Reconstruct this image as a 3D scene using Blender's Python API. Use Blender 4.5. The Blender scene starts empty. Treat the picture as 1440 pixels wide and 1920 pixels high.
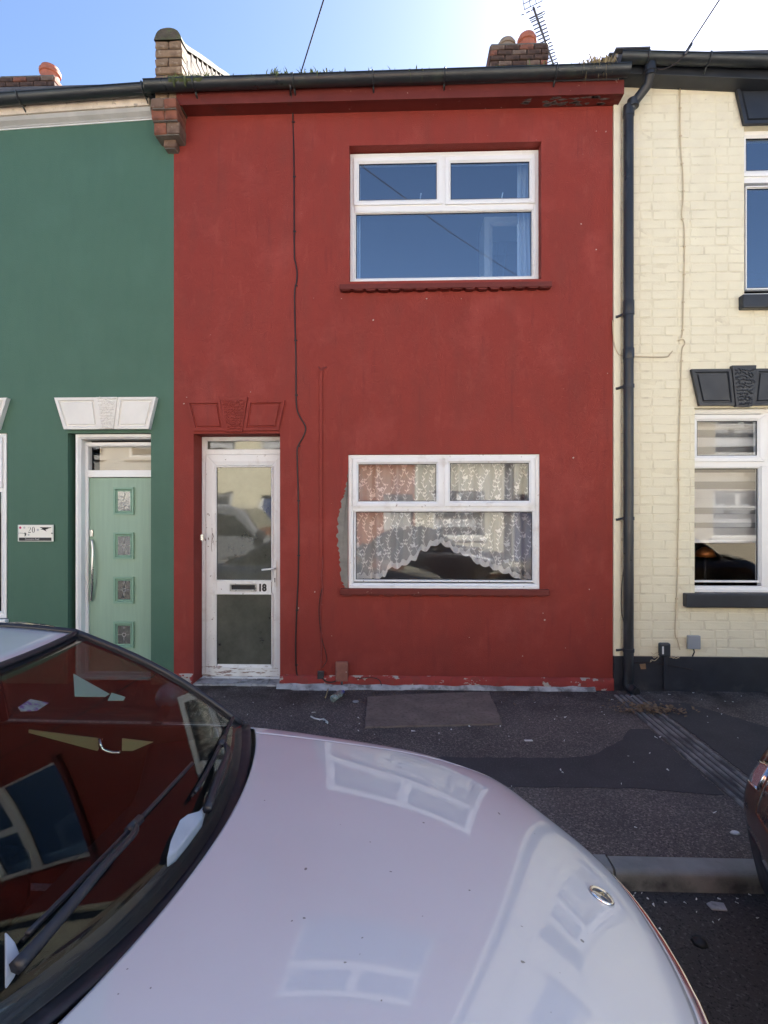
import bpy, bmesh, math, random
import numpy as np
from mathutils import Vector, Matrix, noise as mnoise

R = math.radians
SC = bpy.context.scene
COL = SC.collection
rnd = random.Random(7)

# ------------------------------------------------------------------ camera, sky, sun, exposure
CAM = Vector((0.0, -5.23, 1.72)); YAW = R(1.9); FPX = 1000.0
cd = bpy.data.cameras.new('camera'); cam = bpy.data.objects.new('camera', cd); COL.objects.link(cam)
cd.sensor_fit = 'VERTICAL'; cd.sensor_height = 36.0; cd.sensor_width = 27.0
cd.lens = 36.0 * FPX / 1920.0; cd.clip_start = 0.02; cd.clip_end = 2000
cam.location = CAM; cam.rotation_euler = (R(90), 0, YAW)
SC.camera = cam

SUN_EL, SUN_AZ = R(43), R(27)            # behind the red house, up to the right
wd = bpy.data.worlds.new('World'); SC.world = wd; wd.use_nodes = True
wn = wd.node_tree; wn.nodes.clear()
sky = wn.nodes.new('ShaderNodeTexSky'); sky.sky_type = 'NISHITA'; sky.sun_disc = False
sky.sun_elevation = SUN_EL; sky.sun_rotation = SUN_AZ
sky.air_density = 0.7; sky.dust_density = 0.3; sky.ozone_density = 2.0
bg = wn.nodes.new('ShaderNodeBackground'); bg.inputs['Strength'].default_value = 0.05
wo = wn.nodes.new('ShaderNodeOutputWorld')
wn.links.new(sky.outputs[0], bg.inputs[0]); wn.links.new(bg.outputs[0], wo.inputs[0])

sl = bpy.data.lights.new('sun', 'SUN'); sl.energy = 5.0; sl.angle = R(0.5); sl.color = (1.0, 0.95, 0.87)
so = bpy.data.objects.new('sun', sl); COL.objects.link(so)
sdir = Vector((math.sin(SUN_AZ) * math.cos(SUN_EL), math.cos(SUN_AZ) * math.cos(SUN_EL), math.sin(SUN_EL)))
so.rotation_euler = (-sdir).to_track_quat('-Z', 'Y').to_euler(); so.location = (6, 12, 14)

SC.view_settings.view_transform = 'Standard'; SC.view_settings.look = 'None'
SC.view_settings.exposure = 2.72; SC.view_settings.gamma = 1.0
SC.view_settings.use_curve_mapping = False
SC.cycles.use_denoising = True
SC.cycles.max_bounces = 10; SC.cycles.transparent_max_bounces = 16
SC.cycles.caustics_reflective = False; SC.cycles.caustics_refractive = False
SC.cycles.sample_clamp_indirect = 6.0

# ------------------------------------------------------------------ survey helpers (photo measurements -> metres on real planes)
def ray(px, py):
    a = (px - 720) / FPX; b = (960 - py) / FPX
    c, s = math.cos(YAW), math.sin(YAW)
    return Vector((a * c - s, a * s + c, b))
def W(px, py, y=0.0):                    # a point on the upright plane at depth y
    d = ray(px, py); t = (y - CAM.y) / d.y
    return CAM + d * t
def WX(px, y=0.0): return W(px, 960, y).x
def WZ(py, px=720, y=0.0): return W(px, py, y).z
def G(px, py, z=0.0):                    # a point on the level plane at height z
    d = ray(px, py); t = (z - CAM.z) / d.z
    return CAM + d * t

# ------------------------------------------------------------------ object helpers
def tag(o, label=None, cat=None, group=None, kind=None):
    if label: o['label'] = label
    if cat: o['category'] = cat
    if group: o['group'] = group
    if kind: o['kind'] = kind
    return o
def thing(name, label, cat, loc=(0, 0, 0), group=None, rz=0.0):
    o = bpy.data.objects.new(name, None); COL.objects.link(o); o.empty_display_size = .2
    o.location = loc; o.rotation_euler = (0, 0, rz)
    return tag(o, label, cat, group)
def adopt(o, p, world=True):
    """parent o to p; world=True when o's mesh is in world space"""
    if p is None: return
    o.parent = p
    if world:
        m = Matrix.Identity(4); q = p; chain = []
        while q: chain.append(q); q = q.parent
        for q in reversed(chain):
            loc = Matrix.Translation(q.location) @ q.rotation_euler.to_matrix().to_4x4() @ Matrix.Diagonal((*q.scale, 1))
            m = m @ q.matrix_parent_inverse @ loc
        o.matrix_parent_inverse = m.inverted()

class MB:
    def __init__(s): s.v = []; s.f = []
    def add(s, vs, fs):
        n = len(s.v); s.v += [tuple(p) for p in vs]; s.f += [tuple(i + n for i in f) for f in fs]; return s
    def box(s, x0, x1, y0, y1, z0, z1):
        return s.add([(x0, y0, z0), (x1, y0, z0), (x1, y1, z0), (x0, y1, z0), (x0, y0, z1), (x1, y0, z1), (x1, y1, z1), (x0, y1, z1)],
                     [(0, 3, 2, 1), (4, 5, 6, 7), (0, 1, 5, 4), (1, 2, 6, 5), (2, 3, 7, 6), (3, 0, 4, 7)])
    def prism(s, pts, y0, y1):           # outline in x,z pushed from y0 to y1
        n = len(pts)
        vs = [(x, y0, z) for x, z in pts] + [(x, y1, z) for x, z in pts]
        fs = [tuple(range(n)), tuple(range(2 * n - 1, n - 1, -1))] + [(i, (i + 1) % n, n + (i + 1) % n, n + i) for i in range(n)]
        return s.add(vs, fs)
    def slab(s, pts, z0, z1):            # outline in x,y pushed from z0 to z1
        n = len(pts)
        vs = [(x, y, z0) for x, y in pts] + [(x, y, z1) for x, y in pts]
        fs = [tuple(range(n)), tuple(range(2 * n - 1, n - 1, -1))] + [(i, (i + 1) % n, n + (i + 1) % n, n + i) for i in range(n)]
        return s.add(vs, fs)
    def extrude_x(s, pts, x0, x1, dz=0.0):       # outline in y,z pushed along x, dz drop at far end
        n = len(pts)
        vs = [(x0, y, z) for y, z in pts] + [(x1, y, z + dz) for y, z in pts]
        fs = [tuple(range(n)), tuple(range(2 * n - 1, n - 1, -1))] + [(i, (i + 1) % n, n + (i + 1) % n, n + i) for i in range(n)]
        return s.add(vs, fs)
    def ring(s, x0, x1, z0, z1, w, y0, y1, ch=.010, gap=.0005):   # four mitred bars
        sec = [(0, y1), (0, y0), (w * .62, y0), (w - .003, y0 + ch), (w, y0 + ch), (w, y1)]
        for side in range(4):
            vs = []
            for e in (0, 1):
                for o, y in sec:
                    g = gap * (1 if e == 0 else -1)
                    if side == 0: p = ((x0 + o + g) if e == 0 else (x1 - o + g), y, z0 + o)
                    elif side == 1: p = ((x0 + o + g) if e == 0 else (x1 - o + g), y, z1 - o)
                    elif side == 2: p = (x0 + o, y, (z0 + o + g) if e == 0 else (z1 - o + g))
                    else: p = (x1 - o, y, (z0 + o + g) if e == 0 else (z1 - o + g))
                    vs.append(p)
            n = len(sec)
            fs = [tuple(range(n)), tuple(range(2 * n - 1, n - 1, -1))] + [(i, (i + 1) % n, n + (i + 1) % n, n + i) for i in range(n)]
            s.add(vs, fs)
        return s
    def tube(s, pts, r, n=8, smooth=0):
        pts = [Vector(p) for p in pts]
        if smooth and len(pts) > 2:
            q = []
            for i in range(len(pts) - 1):
                p0 = pts[max(i - 1, 0)]; p1 = pts[i]; p2 = pts[i + 1]; p3 = pts[min(i + 2, len(pts) - 1)]
                for k in range(smooth):
                    t = k / smooth
                    q.append(.5 * ((2 * p1) + (p2 - p0) * t + (2 * p0 - 5 * p1 + 4 * p2 - p3) * t * t + (3 * p1 - p0 - 3 * p2 + p3) * t ** 3))
            pts = q + [pts[-1]]
        m = len(pts); rs = r if isinstance(r, (list, tuple)) else [r] * m
        if len(rs) != m: rs = [rs[0] + (rs[-1] - rs[0]) * i / (m - 1) for i in range(m)]
        t0 = (pts[1] - pts[0]).normalized()
        u = t0.orthogonal().normalized(); vs = []
        for i, p in enumerate(pts):
            t = (pts[min(i + 1, m - 1)] - pts[max(i - 1, 0)]).normalized()
            u = (u - t * u.dot(t)).normalized(); w = t.cross(u)
            for k in range(n):
                a = 2 * math.pi * k / n
                vs.append(p + (u * math.cos(a) + w * math.sin(a)) * rs[i])
        fs = [(i * n + k, i * n + (k + 1) % n, (i + 1) * n + (k + 1) % n, (i + 1) * n + k) for i in range(m - 1) for k in range(n)]
        fs += [tuple(range(n - 1, -1, -1)), tuple(range((m - 1) * n, m * n))]
        return s.add(vs, fs)
    def lathe(s, prof, c=(0, 0, 0), n=20, axis='z', caps=True):
        vs = []
        for r, h in prof:
            for k in range(n):
                a = 2 * math.pi * k / n; x, y = r * math.cos(a), r * math.sin(a)
                vs.append({'z': (c[0] + x, c[1] + y, c[2] + h), 'y': (c[0] + x, c[1] + h, c[2] + y), 'x': (c[0] + h, c[1] + x, c[2] + y)}[axis])
        m = len(prof)
        fs = [(i * n + k, i * n + (k + 1) % n, (i + 1) * n + (k + 1) % n, (i + 1) * n + k) for i in range(m - 1) for k in range(n)]
        if caps and prof[0][0] > 1e-6: fs.append(tuple(range(n - 1, -1, -1)))
        if caps and prof[-1][0] > 1e-6: fs.append(tuple(range((m - 1) * n, m * n)))
        return s.add(vs, fs)
    def grid(s, fn, us, vs_):
        nu, nv = len(us), len(vs_)
        return s.add([fn(u, v) for u in us for v in vs_],
                     [(i * nv + j, (i + 1) * nv + j, (i + 1) * nv + j + 1, i * nv + j + 1) for i in range(nu - 1) for j in range(nv - 1)])
    def mesh(s, name, mat, smooth=False, fix=True):
        me = bpy.data.meshes.new(name); me.from_pydata(s.v, [], s.f); me.update()
        if fix or smooth:
            b = bmesh.new(); b.from_mesh(me)
            bmesh.ops.remove_doubles(b, verts=b.verts, dist=1e-6)
            if fix: bmesh.ops.recalc_face_normals(b, faces=b.faces)
            b.to_mesh(me); b.free()
        if smooth:
            for p in me.polygons: p.use_smooth = True
        me.materials.append(mat); return me
    def build(s, name, mat, parent=None, smooth=False, bevel=0, seg=2, world=True, fix=True, solid=0, autosmooth=None):
        me = s.mesh(name, mat, smooth, fix)
        o = bpy.data.objects.new(name, me); COL.objects.link(o)
        if solid:
            m = o.modifiers.new('thickness', 'SOLIDIFY'); m.thickness = solid; m.offset = -1
        if bevel:
            m = o.modifiers.new('edge', 'BEVEL'); m.width = bevel; m.segments = seg; m.limit_method = 'ANGLE'; m.angle_limit = R(35)
            m.use_clamp_overlap = True
        if autosmooth:
            for p in me.polygons: p.use_smooth = True
            b = bmesh.new(); b.from_mesh(me)
            for e in b.edges:
                if len(e.link_faces) == 2 and e.calc_face_angle(0) > R(autosmooth): e.smooth = False
            b.to_mesh(me); b.free()
        adopt(o, parent, world)
        return o

def put(me, name, parent, loc, rot=(0, 0, 0), scale=(1, 1, 1), kind=None):
    o = bpy.data.objects.new(name, me); COL.objects.link(o)
    o.location = loc; o.rotation_euler = rot; o.scale = scale
    adopt(o, parent, True)
    if kind: o['kind'] = kind
    return o

def text(body, name, mat, parent, loc, size, rot=(R(90), 0, 0), off=0.0, depth=.0008, sx=1.0):
    c = bpy.data.curves.new(name, 'FONT'); c.body = body; c.size = size; c.extrude = depth; c.offset = off; c.align_y = 'CENTER'; c.resolution_u = 4
    t = bpy.data.objects.new(name, c); COL.objects.link(t); bpy.context.view_layer.update()
    me = bpy.data.meshes.new_from_object(t.evaluated_get(bpy.context.evaluated_depsgraph_get()))
    bpy.data.objects.remove(t); bpy.data.curves.remove(c); me.name = name; me.materials.clear(); me.materials.append(mat)
    o = bpy.data.objects.new(name, me); COL.objects.link(o); o.location = loc; o.rotation_euler = rot; o.scale = (sx, 1, 1)
    adopt(o, parent, True); return o

# ------------------------------------------------------------------ materials
def mat(name, col, rough=.6, metal=0.0, spec=.5, var=0.0, vscale=1.5, bump=0.0, bscale=90, bdist=.004, coat=0.0, crough=.03,
        layers=(), trans=0.0, emit=None, vstretch=(1, 1, 1), bstretch=(1, 1, 1), detail=5, rvar=0.0):
    m = bpy.data.materials.new(name); m.use_nodes = True; nt = m.node_tree; L = nt.links
    p = nt.nodes['Principled BSDF']
    p.inputs['Roughness'].default_value = rough; p.inputs['Metallic'].default_value = metal
    p.inputs['Specular IOR Level'].default_value = spec
    p.inputs['Coat Weight'].default_value = coat; p.inputs['Coat IOR'].default_value = 1.7; p.inputs['Coat Roughness'].default_value = crough
    p.inputs['Base Color'].default_value = (*col, 1)
    tc = nt.nodes.new('ShaderNodeTexCoord')
    def nz(scale, stretch=(1, 1, 1), detail=5, rgh=.6, off=0):
        mp = nt.nodes.new('ShaderNodeMapping'); mp.inputs['Scale'].default_value = stretch; mp.inputs['Location'].default_value = (off, off * .7, off * .3)
        n = nt.nodes.new('ShaderNodeTexNoise'); n.inputs['Scale'].default_value = scale; n.inputs['Detail'].default_value = detail
        n.inputs['Roughness'].default_value = rgh
        L.new(tc.outputs['Object'], mp.inputs[0]); L.new(mp.outputs[0], n.inputs['Vector']); return n.outputs['Fac']
    def mr(sock, a, b, c=0.0, d=1.0):
        n = nt.nodes.new('ShaderNodeMapRange'); n.inputs[1].default_value = a; n.inputs[2].default_value = b
        n.inputs[3].default_value = c; n.inputs[4].default_value = d; L.new(sock, n.inputs[0]); return n.outputs[0]
    def mul(a, b):
        n = nt.nodes.new('ShaderNodeMath'); n.operation = 'MULTIPLY'; L.new(a, n.inputs[0])
        if isinstance(b, (int, float)): n.inputs[1].default_value = b
        else: L.new(b, n.inputs[1])
        return n.outputs[0]
    def mix(fac, a, b):
        n = nt.nodes.new('ShaderNodeMix'); n.data_type = 'RGBA'
        L.new(fac, n.inputs[0])
        for s_, i in ((a, 6), (b, 7)):
            if isinstance(s_, tuple): n.inputs[i].default_value = (*s_, 1)
            else: L.new(s_, n.inputs[i])
        return n.outputs[2]
    c = None
    if var:
        f = mr(nz(vscale, vstretch), .28, .72)
        c = mix(f, tuple(x * (1 - var) for x in col), tuple(min(1, x * (1 + var)) for x in col))
    lz = None
    for k, ly in enumerate(layers):
        # dict: col, scale, lo, hi, amt, stretch, z=(full,none)
        f = mr(nz(ly['scale'], ly.get('stretch', (1, 1, 1)), ly.get('detail', 6), ly.get('rgh', .6), 3.1 * (k + 1)), ly['lo'], ly['hi'])
        if 'z' in ly or 'ax' in ly:
            if lz is None:
                lz = nt.nodes.new('ShaderNodeSeparateXYZ'); L.new(tc.outputs['Object'], lz.inputs[0])
            a, b = ly['z']
            f = mul(f, mr(lz.outputs[ly.get('ax', 2)], a, b, 1.0, 0.0))
        f = mul(f, ly.get('amt', 1.0))
        c = mix(f, c if c is not None else tuple(col), tuple(ly['col']))
    if c is not None: L.new(c, p.inputs['Base Color'])
    if rvar:
        L.new(mr(nz(6, (1, 1, 1), 4, .6, 9.0), .3, .7, max(0, rough - rvar), min(1, rough + rvar)), p.inputs['Roughness'])
    if bump:
        b = nt.nodes.new('ShaderNodeBump'); b.inputs['Strength'].default_value = bump; b.inputs['Distance'].default_value = bdist
        L.new(nz(bscale, bstretch, detail, .65), b.inputs['Height']); L.new(b.outputs[0], p.inputs['Normal'])
    return m

def glass(name, f0=.08, tint=(.9, .95, .95), dirt=0.0, dirtcol=(.35, .36, .33), wav=0.0, wscale=2.5, rough=0.0):
    m = bpy.data.materials.new(name); m.use_nodes = True; nt = m.node_tree; nt.nodes.clear(); L = nt.links
    def nd(t, **k):
        n = nt.nodes.new(t)
        for a, b in k.items(): setattr(n, a, b)
        return n
    out = nd('ShaderNodeOutputMaterial'); geo = nd('ShaderNodeNewGeometry')
    dot = nd('ShaderNodeVectorMath', operation='DOT_PRODUCT'); L.new(geo.outputs['Incoming'], dot.inputs[0]); L.new(geo.outputs['Normal'], dot.inputs[1])
    ab = nd('ShaderNodeMath', operation='ABSOLUTE'); L.new(dot.outputs['Value'], ab.inputs[0])
    om = nd('ShaderNodeMath', operation='SUBTRACT'); om.inputs[0].default_value = 1.0; L.new(ab.outputs[0], om.inputs[1])
    pw = nd('ShaderNodeMath', operation='POWER'); L.new(om.outputs[0], pw.inputs[0]); pw.inputs[1].default_value = 5.0
    ma = nd('ShaderNodeMath', operation='MULTIPLY_ADD'); L.new(pw.outputs[0], ma.inputs[0]); ma.inputs[1].default_value = 1 - f0; ma.inputs[2].default_value = f0
    tr = nd('ShaderNodeBsdfTransparent'); tr.inputs[0].default_value = (*tint, 1)
    gl = nd('ShaderNodeBsdfGlossy'); gl.inputs['Roughness'].default_value = rough; gl.inputs['Color'].default_value = (1, 1, 1, 1)
    tc = nd('ShaderNodeTexCoord')
    if wav:
        n = nd('ShaderNodeTexNoise'); n.inputs['Scale'].default_value = wscale; n.inputs['Detail'].default_value = 1.0
        b = nd('ShaderNodeBump'); b.inputs['Strength'].default_value = wav; b.inputs['Distance'].default_value = .02
        L.new(tc.outputs['Object'], n.inputs['Vector']); L.new(n.outputs['Fac'], b.inputs['Height']); L.new(b.outputs[0], gl.inputs['Normal'])
    base = tr.outputs[0]
    if dirt:
        df = nd('ShaderNodeBsdfDiffuse'); df.inputs[0].default_value = (*dirtcol, 1)
        n = nd('ShaderNodeTexNoise'); n.inputs['Scale'].default_value = 3.0; n.inputs['Detail'].default_value = 8.0; n.inputs['Roughness'].default_value = .7
        L.new(tc.outputs['Object'], n.inputs['Vector'])
        r = nd('ShaderNodeMapRange'); r.inputs[1].default_value = .3; r.inputs[2].default_value = .75; r.inputs[3].default_value = dirt * .55; r.inputs[4].default_value = dirt * 1.3
        L.new(n.outputs['Fac'], r.inputs[0])
        mx = nd('ShaderNodeMixShader'); L.new(r.outputs[0], mx.inputs[0]); L.new(tr.outputs[0], mx.inputs[1]); L.new(df.outputs[0], mx.inputs[2]); base = mx.outputs[0]
    mx = nd('ShaderNodeMixShader'); L.new(ma.outputs[0], mx.inputs[0]); L.new(base, mx.inputs[1]); L.new(gl.outputs[0], mx.inputs[2])
    L.new(mx.outputs[0], out.inputs[0]); return m

def sheer(name, col, opac, transl=.4):
    m = bpy.data.materials.new(name); m.use_nodes = True; nt = m.node_tree; nt.nodes.clear(); L = nt.links
    out = nt.nodes.new('ShaderNodeOutputMaterial'); tr = nt.nodes.new('ShaderNodeBsdfTransparent')
    d = nt.nodes.new('ShaderNodeBsdfDiffuse'); d.inputs[0].default_value = (*col, 1)
    t = nt.nodes.new('ShaderNodeBsdfTranslucent'); t.inputs[0].default_value = (*col, 1)
    a = nt.nodes.new('ShaderNodeMixShader'); a.inputs[0].default_value = transl; L.new(d.outputs[0], a.inputs[1]); L.new(t.outputs[0], a.inputs[2])
    b = nt.nodes.new('ShaderNodeMixShader'); b.inputs[0].default_value = opac; L.new(tr.outputs[0], b.inputs[1]); L.new(a.outputs[0], b.inputs[2])
    L.new(b.outputs[0], out.inputs[0]); return m

RED = (.262, .041, .030)
M = {}
M['red'] = mat('red_render', RED, .72, spec=.25, var=.10, vscale=1.1, bump=.8, bscale=95, bdist=.006, layers=[
    dict(col=(.40, .085, .07), scale=2.2, lo=.52, hi=.78, amt=.5),
    dict(col=(.24, .036, .03), scale=3.0, lo=.55, hi=.8, amt=.5, stretch=(1, 1, .18)),
    dict(col=(.38, .085, .065), scale=9, lo=.60, hi=.78, amt=.4, stretch=(1, 1, .4)), dict(col=(.19, .032, .028), scale=18, lo=.60, hi=.72, amt=.5, stretch=(1, 1, .10)),
    dict(col=(.55, .36, .32), scale=34, lo=.745, hi=.77, amt=.6, detail=3),
    dict(col=(.17, .03, .028), scale=2.6, lo=.35, hi=.7, amt=.6, z=(.05, .9)),
    dict(col=(.20, .045, .035), scale=6, lo=.45, hi=.75, amt=.5, stretch=(1, 1, .3), z=(.9, -.3))])
M['red_trim'] = mat('shade_toned_red_trim', (.14, .026, .021), .6, spec=.3, var=.15, vscale=4, bump=.3, bscale=60, layers=[  # base painted darker to stand for the gutter's shadow on the fascia
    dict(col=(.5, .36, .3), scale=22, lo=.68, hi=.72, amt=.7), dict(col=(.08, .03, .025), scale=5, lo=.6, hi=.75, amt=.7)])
M['red_peel'] = mat('peeling_plinth', (.29, .045, .038), .75, spec=.25, var=.2, vscale=5, bump=.5, bscale=70, layers=[
    dict(col=(.40, .36, .32), scale=6, lo=.58, hi=.595, amt=1, stretch=(.7, 1, 1.3)),
    dict(col=(.07, .05, .045), scale=5, lo=.5, hi=.62, amt=.8, z=(0.0, .06)),
    dict(col=(.24, .05, .04), scale=11, lo=.58, hi=.6, amt=1)])
M['cement'] = mat('bare_cement', (.24, .225, .20), .9, spec=.2, var=.22, vscale=8, bump=.6, bscale=150, layers=[
    dict(col=(.12, .115, .10), scale=5, lo=.5, hi=.75, amt=.6)])
M['fillet'] = mat('pale_mortar', (.42, .42, .42), .9, spec=.2, var=.3, vscale=9, bump=.7, bscale=60, bdist=.01, layers=[
    dict(col=(.14, .13, .125), scale=8, lo=.48, hi=.62, amt=.85)])
M['green'] = mat('green_render', (.070, .148, .103), .6, spec=.3, var=.06, vscale=.9, bump=.5, bscale=90, bdist=.004, layers=[
    dict(col=(.055, .135, .09), scale=14, lo=.45, hi=.75, amt=.35, stretch=(1, 1, .25)), dict(col=(.045, .095, .07), scale=5, lo=.4, hi=.7, amt=.5, z=(.0, .5)),
    dict(col=(.085, .175, .13), scale=1.6, lo=.5, hi=.8, amt=.5), dict(col=(.05, .115, .083), scale=3, lo=.55, hi=.8, amt=.4, stretch=(1, 1, .2))])
M['cream'] = mat('cream_masonry_paint', (.82, .77, .585), .7, spec=.3, var=.05, vscale=2, bump=.6, bscale=70, bdist=.004, layers=[
    dict(col=(.76, .71, .54), scale=4, lo=.5, hi=.75, amt=.6), dict(col=(.42, .36, .26), scale=30, lo=.69, hi=.74, amt=.55),
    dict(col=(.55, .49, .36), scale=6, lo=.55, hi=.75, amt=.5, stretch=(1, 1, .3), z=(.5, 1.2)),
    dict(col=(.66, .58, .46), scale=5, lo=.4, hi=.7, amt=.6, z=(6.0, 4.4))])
M['mortar'] = mat('painted_joint', (.77, .715, .535), .85, spec=.2, var=.10, vscale=6, bump=.6, bscale=110, layers=[
    dict(col=(.50, .44, .32), scale=8, lo=.54, hi=.68, amt=.4)])
M['black'] = mat('black_gloss_paint', (.022, .026, .034), .45, spec=.5, var=.2, vscale=6, bump=.15, bscale=60, rvar=.12, layers=[
    dict(col=(.16, .15, .14), scale=18, lo=.70, hi=.76, amt=.5)])
M['black_pl'] = mat('black_plinth', (.020, .023, .032), .5, spec=.5, var=.25, vscale=5, bump=.25, bscale=50, rvar=.1, layers=[
    dict(col=(.13, .12, .11), scale=5, lo=.5, hi=.75, amt=.6, z=(.0, .14)), dict(col=(.2, .19, .17), scale=26, lo=.70, hi=.74, amt=.5)])
M['upvc'] = mat('white_upvc', (.85, .86, .85), .35, spec=.5, var=.03, vscale=3, rvar=.08, layers=[
    dict(col=(.52, .48, .42), scale=9, lo=.62, hi=.78, amt=.35), dict(col=(.34, .29, .24), scale=26, lo=.70, hi=.76, amt=.4)])
M['upvc_old'] = mat('dirty_upvc', (.84, .85, .85), .45, spec=.4, var=.05, vscale=4, rvar=.1, layers=[
    dict(col=(.5, .45, .4), scale=7, lo=.56, hi=.75, amt=.45), dict(col=(.20, .13, .10), scale=24, lo=.66, hi=.70, amt=.7),
    dict(col=(.22, .12, .09), scale=14, lo=.55, hi=.60, amt=.85, stretch=(.5, 1, 2.5), z=(.13, .16))])
M['white_paint'] = mat('white_gloss', (.86, .865, .85), .4, spec=.5, var=.03, vscale=5, bump=.1, bscale=60)
M['white_stone'] = mat('white_masonry_paint', (.80, .78, .72), .6, var=.05, vscale=4, bump=.35, bscale=60)
M['cornice'] = mat('grey_cornice_paint', (.42, .42, .40), .6, var=.15, vscale=3, bump=.2, bscale=50, layers=[
    dict(col=(.17, .16, .15), scale=24, lo=.66, hi=.72, amt=.6), dict(col=(.55, .54, .5), scale=4, lo=.5, hi=.7, amt=.5)])
M['cornice_edge'] = mat('flaking_cream_paint', (.66, .58, .48), .7, var=.2, vscale=8, layers=[dict(col=(.25, .2, .17), scale=12, lo=.6, hi=.66, amt=.7)])
M['gutter'] = mat('black_gutter_plastic', (.020, .024, .028), .38, spec=.5, var=.2, vscale=4, rvar=.12, layers=[
    dict(col=(.05, .07, .045), scale=5, lo=.52, hi=.75, amt=.6), dict(col=(.14, .14, .12), scale=20, lo=.66, hi=.74, amt=.4)])
M['pipe'] = mat('black_downpipe', (.020, .022, .026), .36, spec=.5, var=.2, vscale=3, rvar=.1, layers=[
    dict(col=(.13, .14, .15), scale=7, lo=.55, hi=.78, amt=.5, stretch=(1, 1, .25))])
M['gasket'] = mat('black_gasket', (.012, .012, .014), .6)
M['metal'] = mat('brushed_steel', (.62, .61, .58), .28, metal=1.0, rvar=.08)
M['chrome'] = mat('chrome', (.86, .86, .88), .06, metal=1.0)
M['dkmetal'] = mat('dark_metal', (.10, .10, .11), .4, metal=.8)
M['mint'] = mat('mint_grained_door', (.28, .415, .315), .42, spec=.45, var=.07, vscale=5, vstretch=(7, 1, .35), bump=.55, bscale=14, bstretch=(9, 1, .45), bdist=.003)
M['mint_trim'] = mat('mint_moulding', (.22, .38, .28), .4, spec=.45)
M['slate'] = mat('roof_slate', (.075, .075, .085), .6, var=.3, vscale=4, bump=.8, bscale=5, bstretch=(1, 6, 6), bdist=.02)
M['tile_moss'] = mat('mossy_coping', (.085, .07, .05), .9, var=.3, vscale=14, bump=.8, bscale=40, bdist=.01, layers=[  # mossy; tones also darkened, putting shade into the sunlit coping
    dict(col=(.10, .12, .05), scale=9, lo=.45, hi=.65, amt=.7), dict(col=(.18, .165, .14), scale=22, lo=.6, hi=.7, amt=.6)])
def brickmat(n, c, dark, pale): 
    return mat(n, c, .85, spec=.2, var=.22, vscale=14, bump=.7, bscale=60, bdist=.006, layers=[
        dict(col=dark, scale=7, lo=.5, hi=.7, amt=.75), dict(col=pale, scale=16, lo=.58, hi=.7, amt=.6)])
M['stock'] = brickmat('yellow_stock_brick', (.27, .185, .12), (.12, .085, .06), (.46, .38, .28))
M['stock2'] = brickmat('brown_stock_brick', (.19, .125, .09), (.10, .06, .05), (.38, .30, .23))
M['redbrick'] = brickmat('sooty_red_brick', (.25, .10, .065), (.06, .035, .03), (.33, .20, .15))
M['sootbrick'] = brickmat('black_soot_brick', (.10, .06, .045), (.03, .022, .02), (.22, .13, .10))
M['brickmortar'] = mat('old_lime_mortar', (.15, .135, .115), .95, var=.3, vscale=10, bump=.6, bscale=80)
M['pot'] = mat('terracotta_pot', (.48, .15, .085), .75, var=.2, vscale=7, layers=[dict(col=(.18, .09, .07), scale=6, lo=.5, hi=.7, amt=.6)])
M['pot2'] = mat('weathered_buff_pot', (.30, .22, .16), .85, var=.25, vscale=8)
M['asphalt'] = mat('pavement_asphalt', (.125, .104, .096), .88, spec=.25, var=.25, vscale=1.3, bump=1.0, bscale=150, bdist=.006, detail=3, layers=[
    dict(col=(.31, .255, .23), scale=80, lo=.52, hi=.66, amt=.9, detail=2), dict(col=(.018, .016, .016), scale=110, lo=.54, hi=.7, amt=.85, detail=2),
    dict(col=(.07, .06, .058), scale=2.2, lo=.5, hi=.72, amt=.6),
    dict(col=(.16, .15, .14), scale=75, lo=.70, hi=.73, amt=.8, detail=2),
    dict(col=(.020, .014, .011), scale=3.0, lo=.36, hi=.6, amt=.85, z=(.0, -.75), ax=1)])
M['patch'] = mat('newer_asphalt', (.064, .058, .060), .85, spec=.3, var=.15, vscale=3, bump=.6, bscale=200, bdist=.004, detail=3, layers=[
    dict(col=(.14, .13, .13), scale=110, lo=.58, hi=.72, amt=.7, detail=2), dict(col=(.17, .16, .16), scale=60, lo=.72, hi=.74, amt=.7, detail=2)])
M['road'] = mat('road_asphalt', (.082, .074, .070), .88, spec=.3, var=.3, vscale=1.2, bump=1, bscale=110, bdist=.010, detail=4, layers=[
    dict(col=(.17, .155, .15), scale=60, lo=.55, hi=.72, amt=.8, detail=2), dict(col=(.013, .012, .013), scale=90, lo=.55, hi=.7, amt=.8, detail=2)])
M['slab'] = mat('concrete_patch', (.21, .165, .14), .92, spec=.2, var=.22, vscale=5, bump=.7, bscale=120, bdist=.005, layers=[
    dict(col=(.09, .075, .068), scale=40, lo=.5, hi=.7, amt=.7), dict(col=(.22, .18, .155), scale=12, lo=.55, hi=.75, amt=.6, stretch=(.4, 1, 1))])
M['kerb'] = mat('concrete_kerb', (.25, .25, .24), .9, spec=.25, var=.25, vscale=4, bump=.6, bscale=90, layers=[
    dict(col=(.04, .044, .052), scale=5, lo=.34, hi=.58, amt=.85, z=(-.06, -.01)), dict(col=(.2, .2, .19), scale=30, lo=.6, hi=.7, amt=.5)])
M['channel'] = mat('concrete_channel', (.24, .225, .215), .9, spec=.2, var=.3, vscale=6, bump=.7, bscale=80, layers=[
    dict(col=(.075, .07, .072), scale=9, lo=.48, hi=.62, amt=.8, stretch=(1.5, .4, 1))])
M['cable'] = mat('black_cable', (.018, .010, .010), .5)
M['redcable'] = mat('painted_cable', (.22, .033, .028), .55, var=.2, vscale=20, layers=[dict(col=(.65, .6, .55), scale=13, lo=.68, hi=.69, amt=.9)])
M['creamcable'] = mat('cream_painted_cable', (.60, .50, .33), .6)
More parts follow.
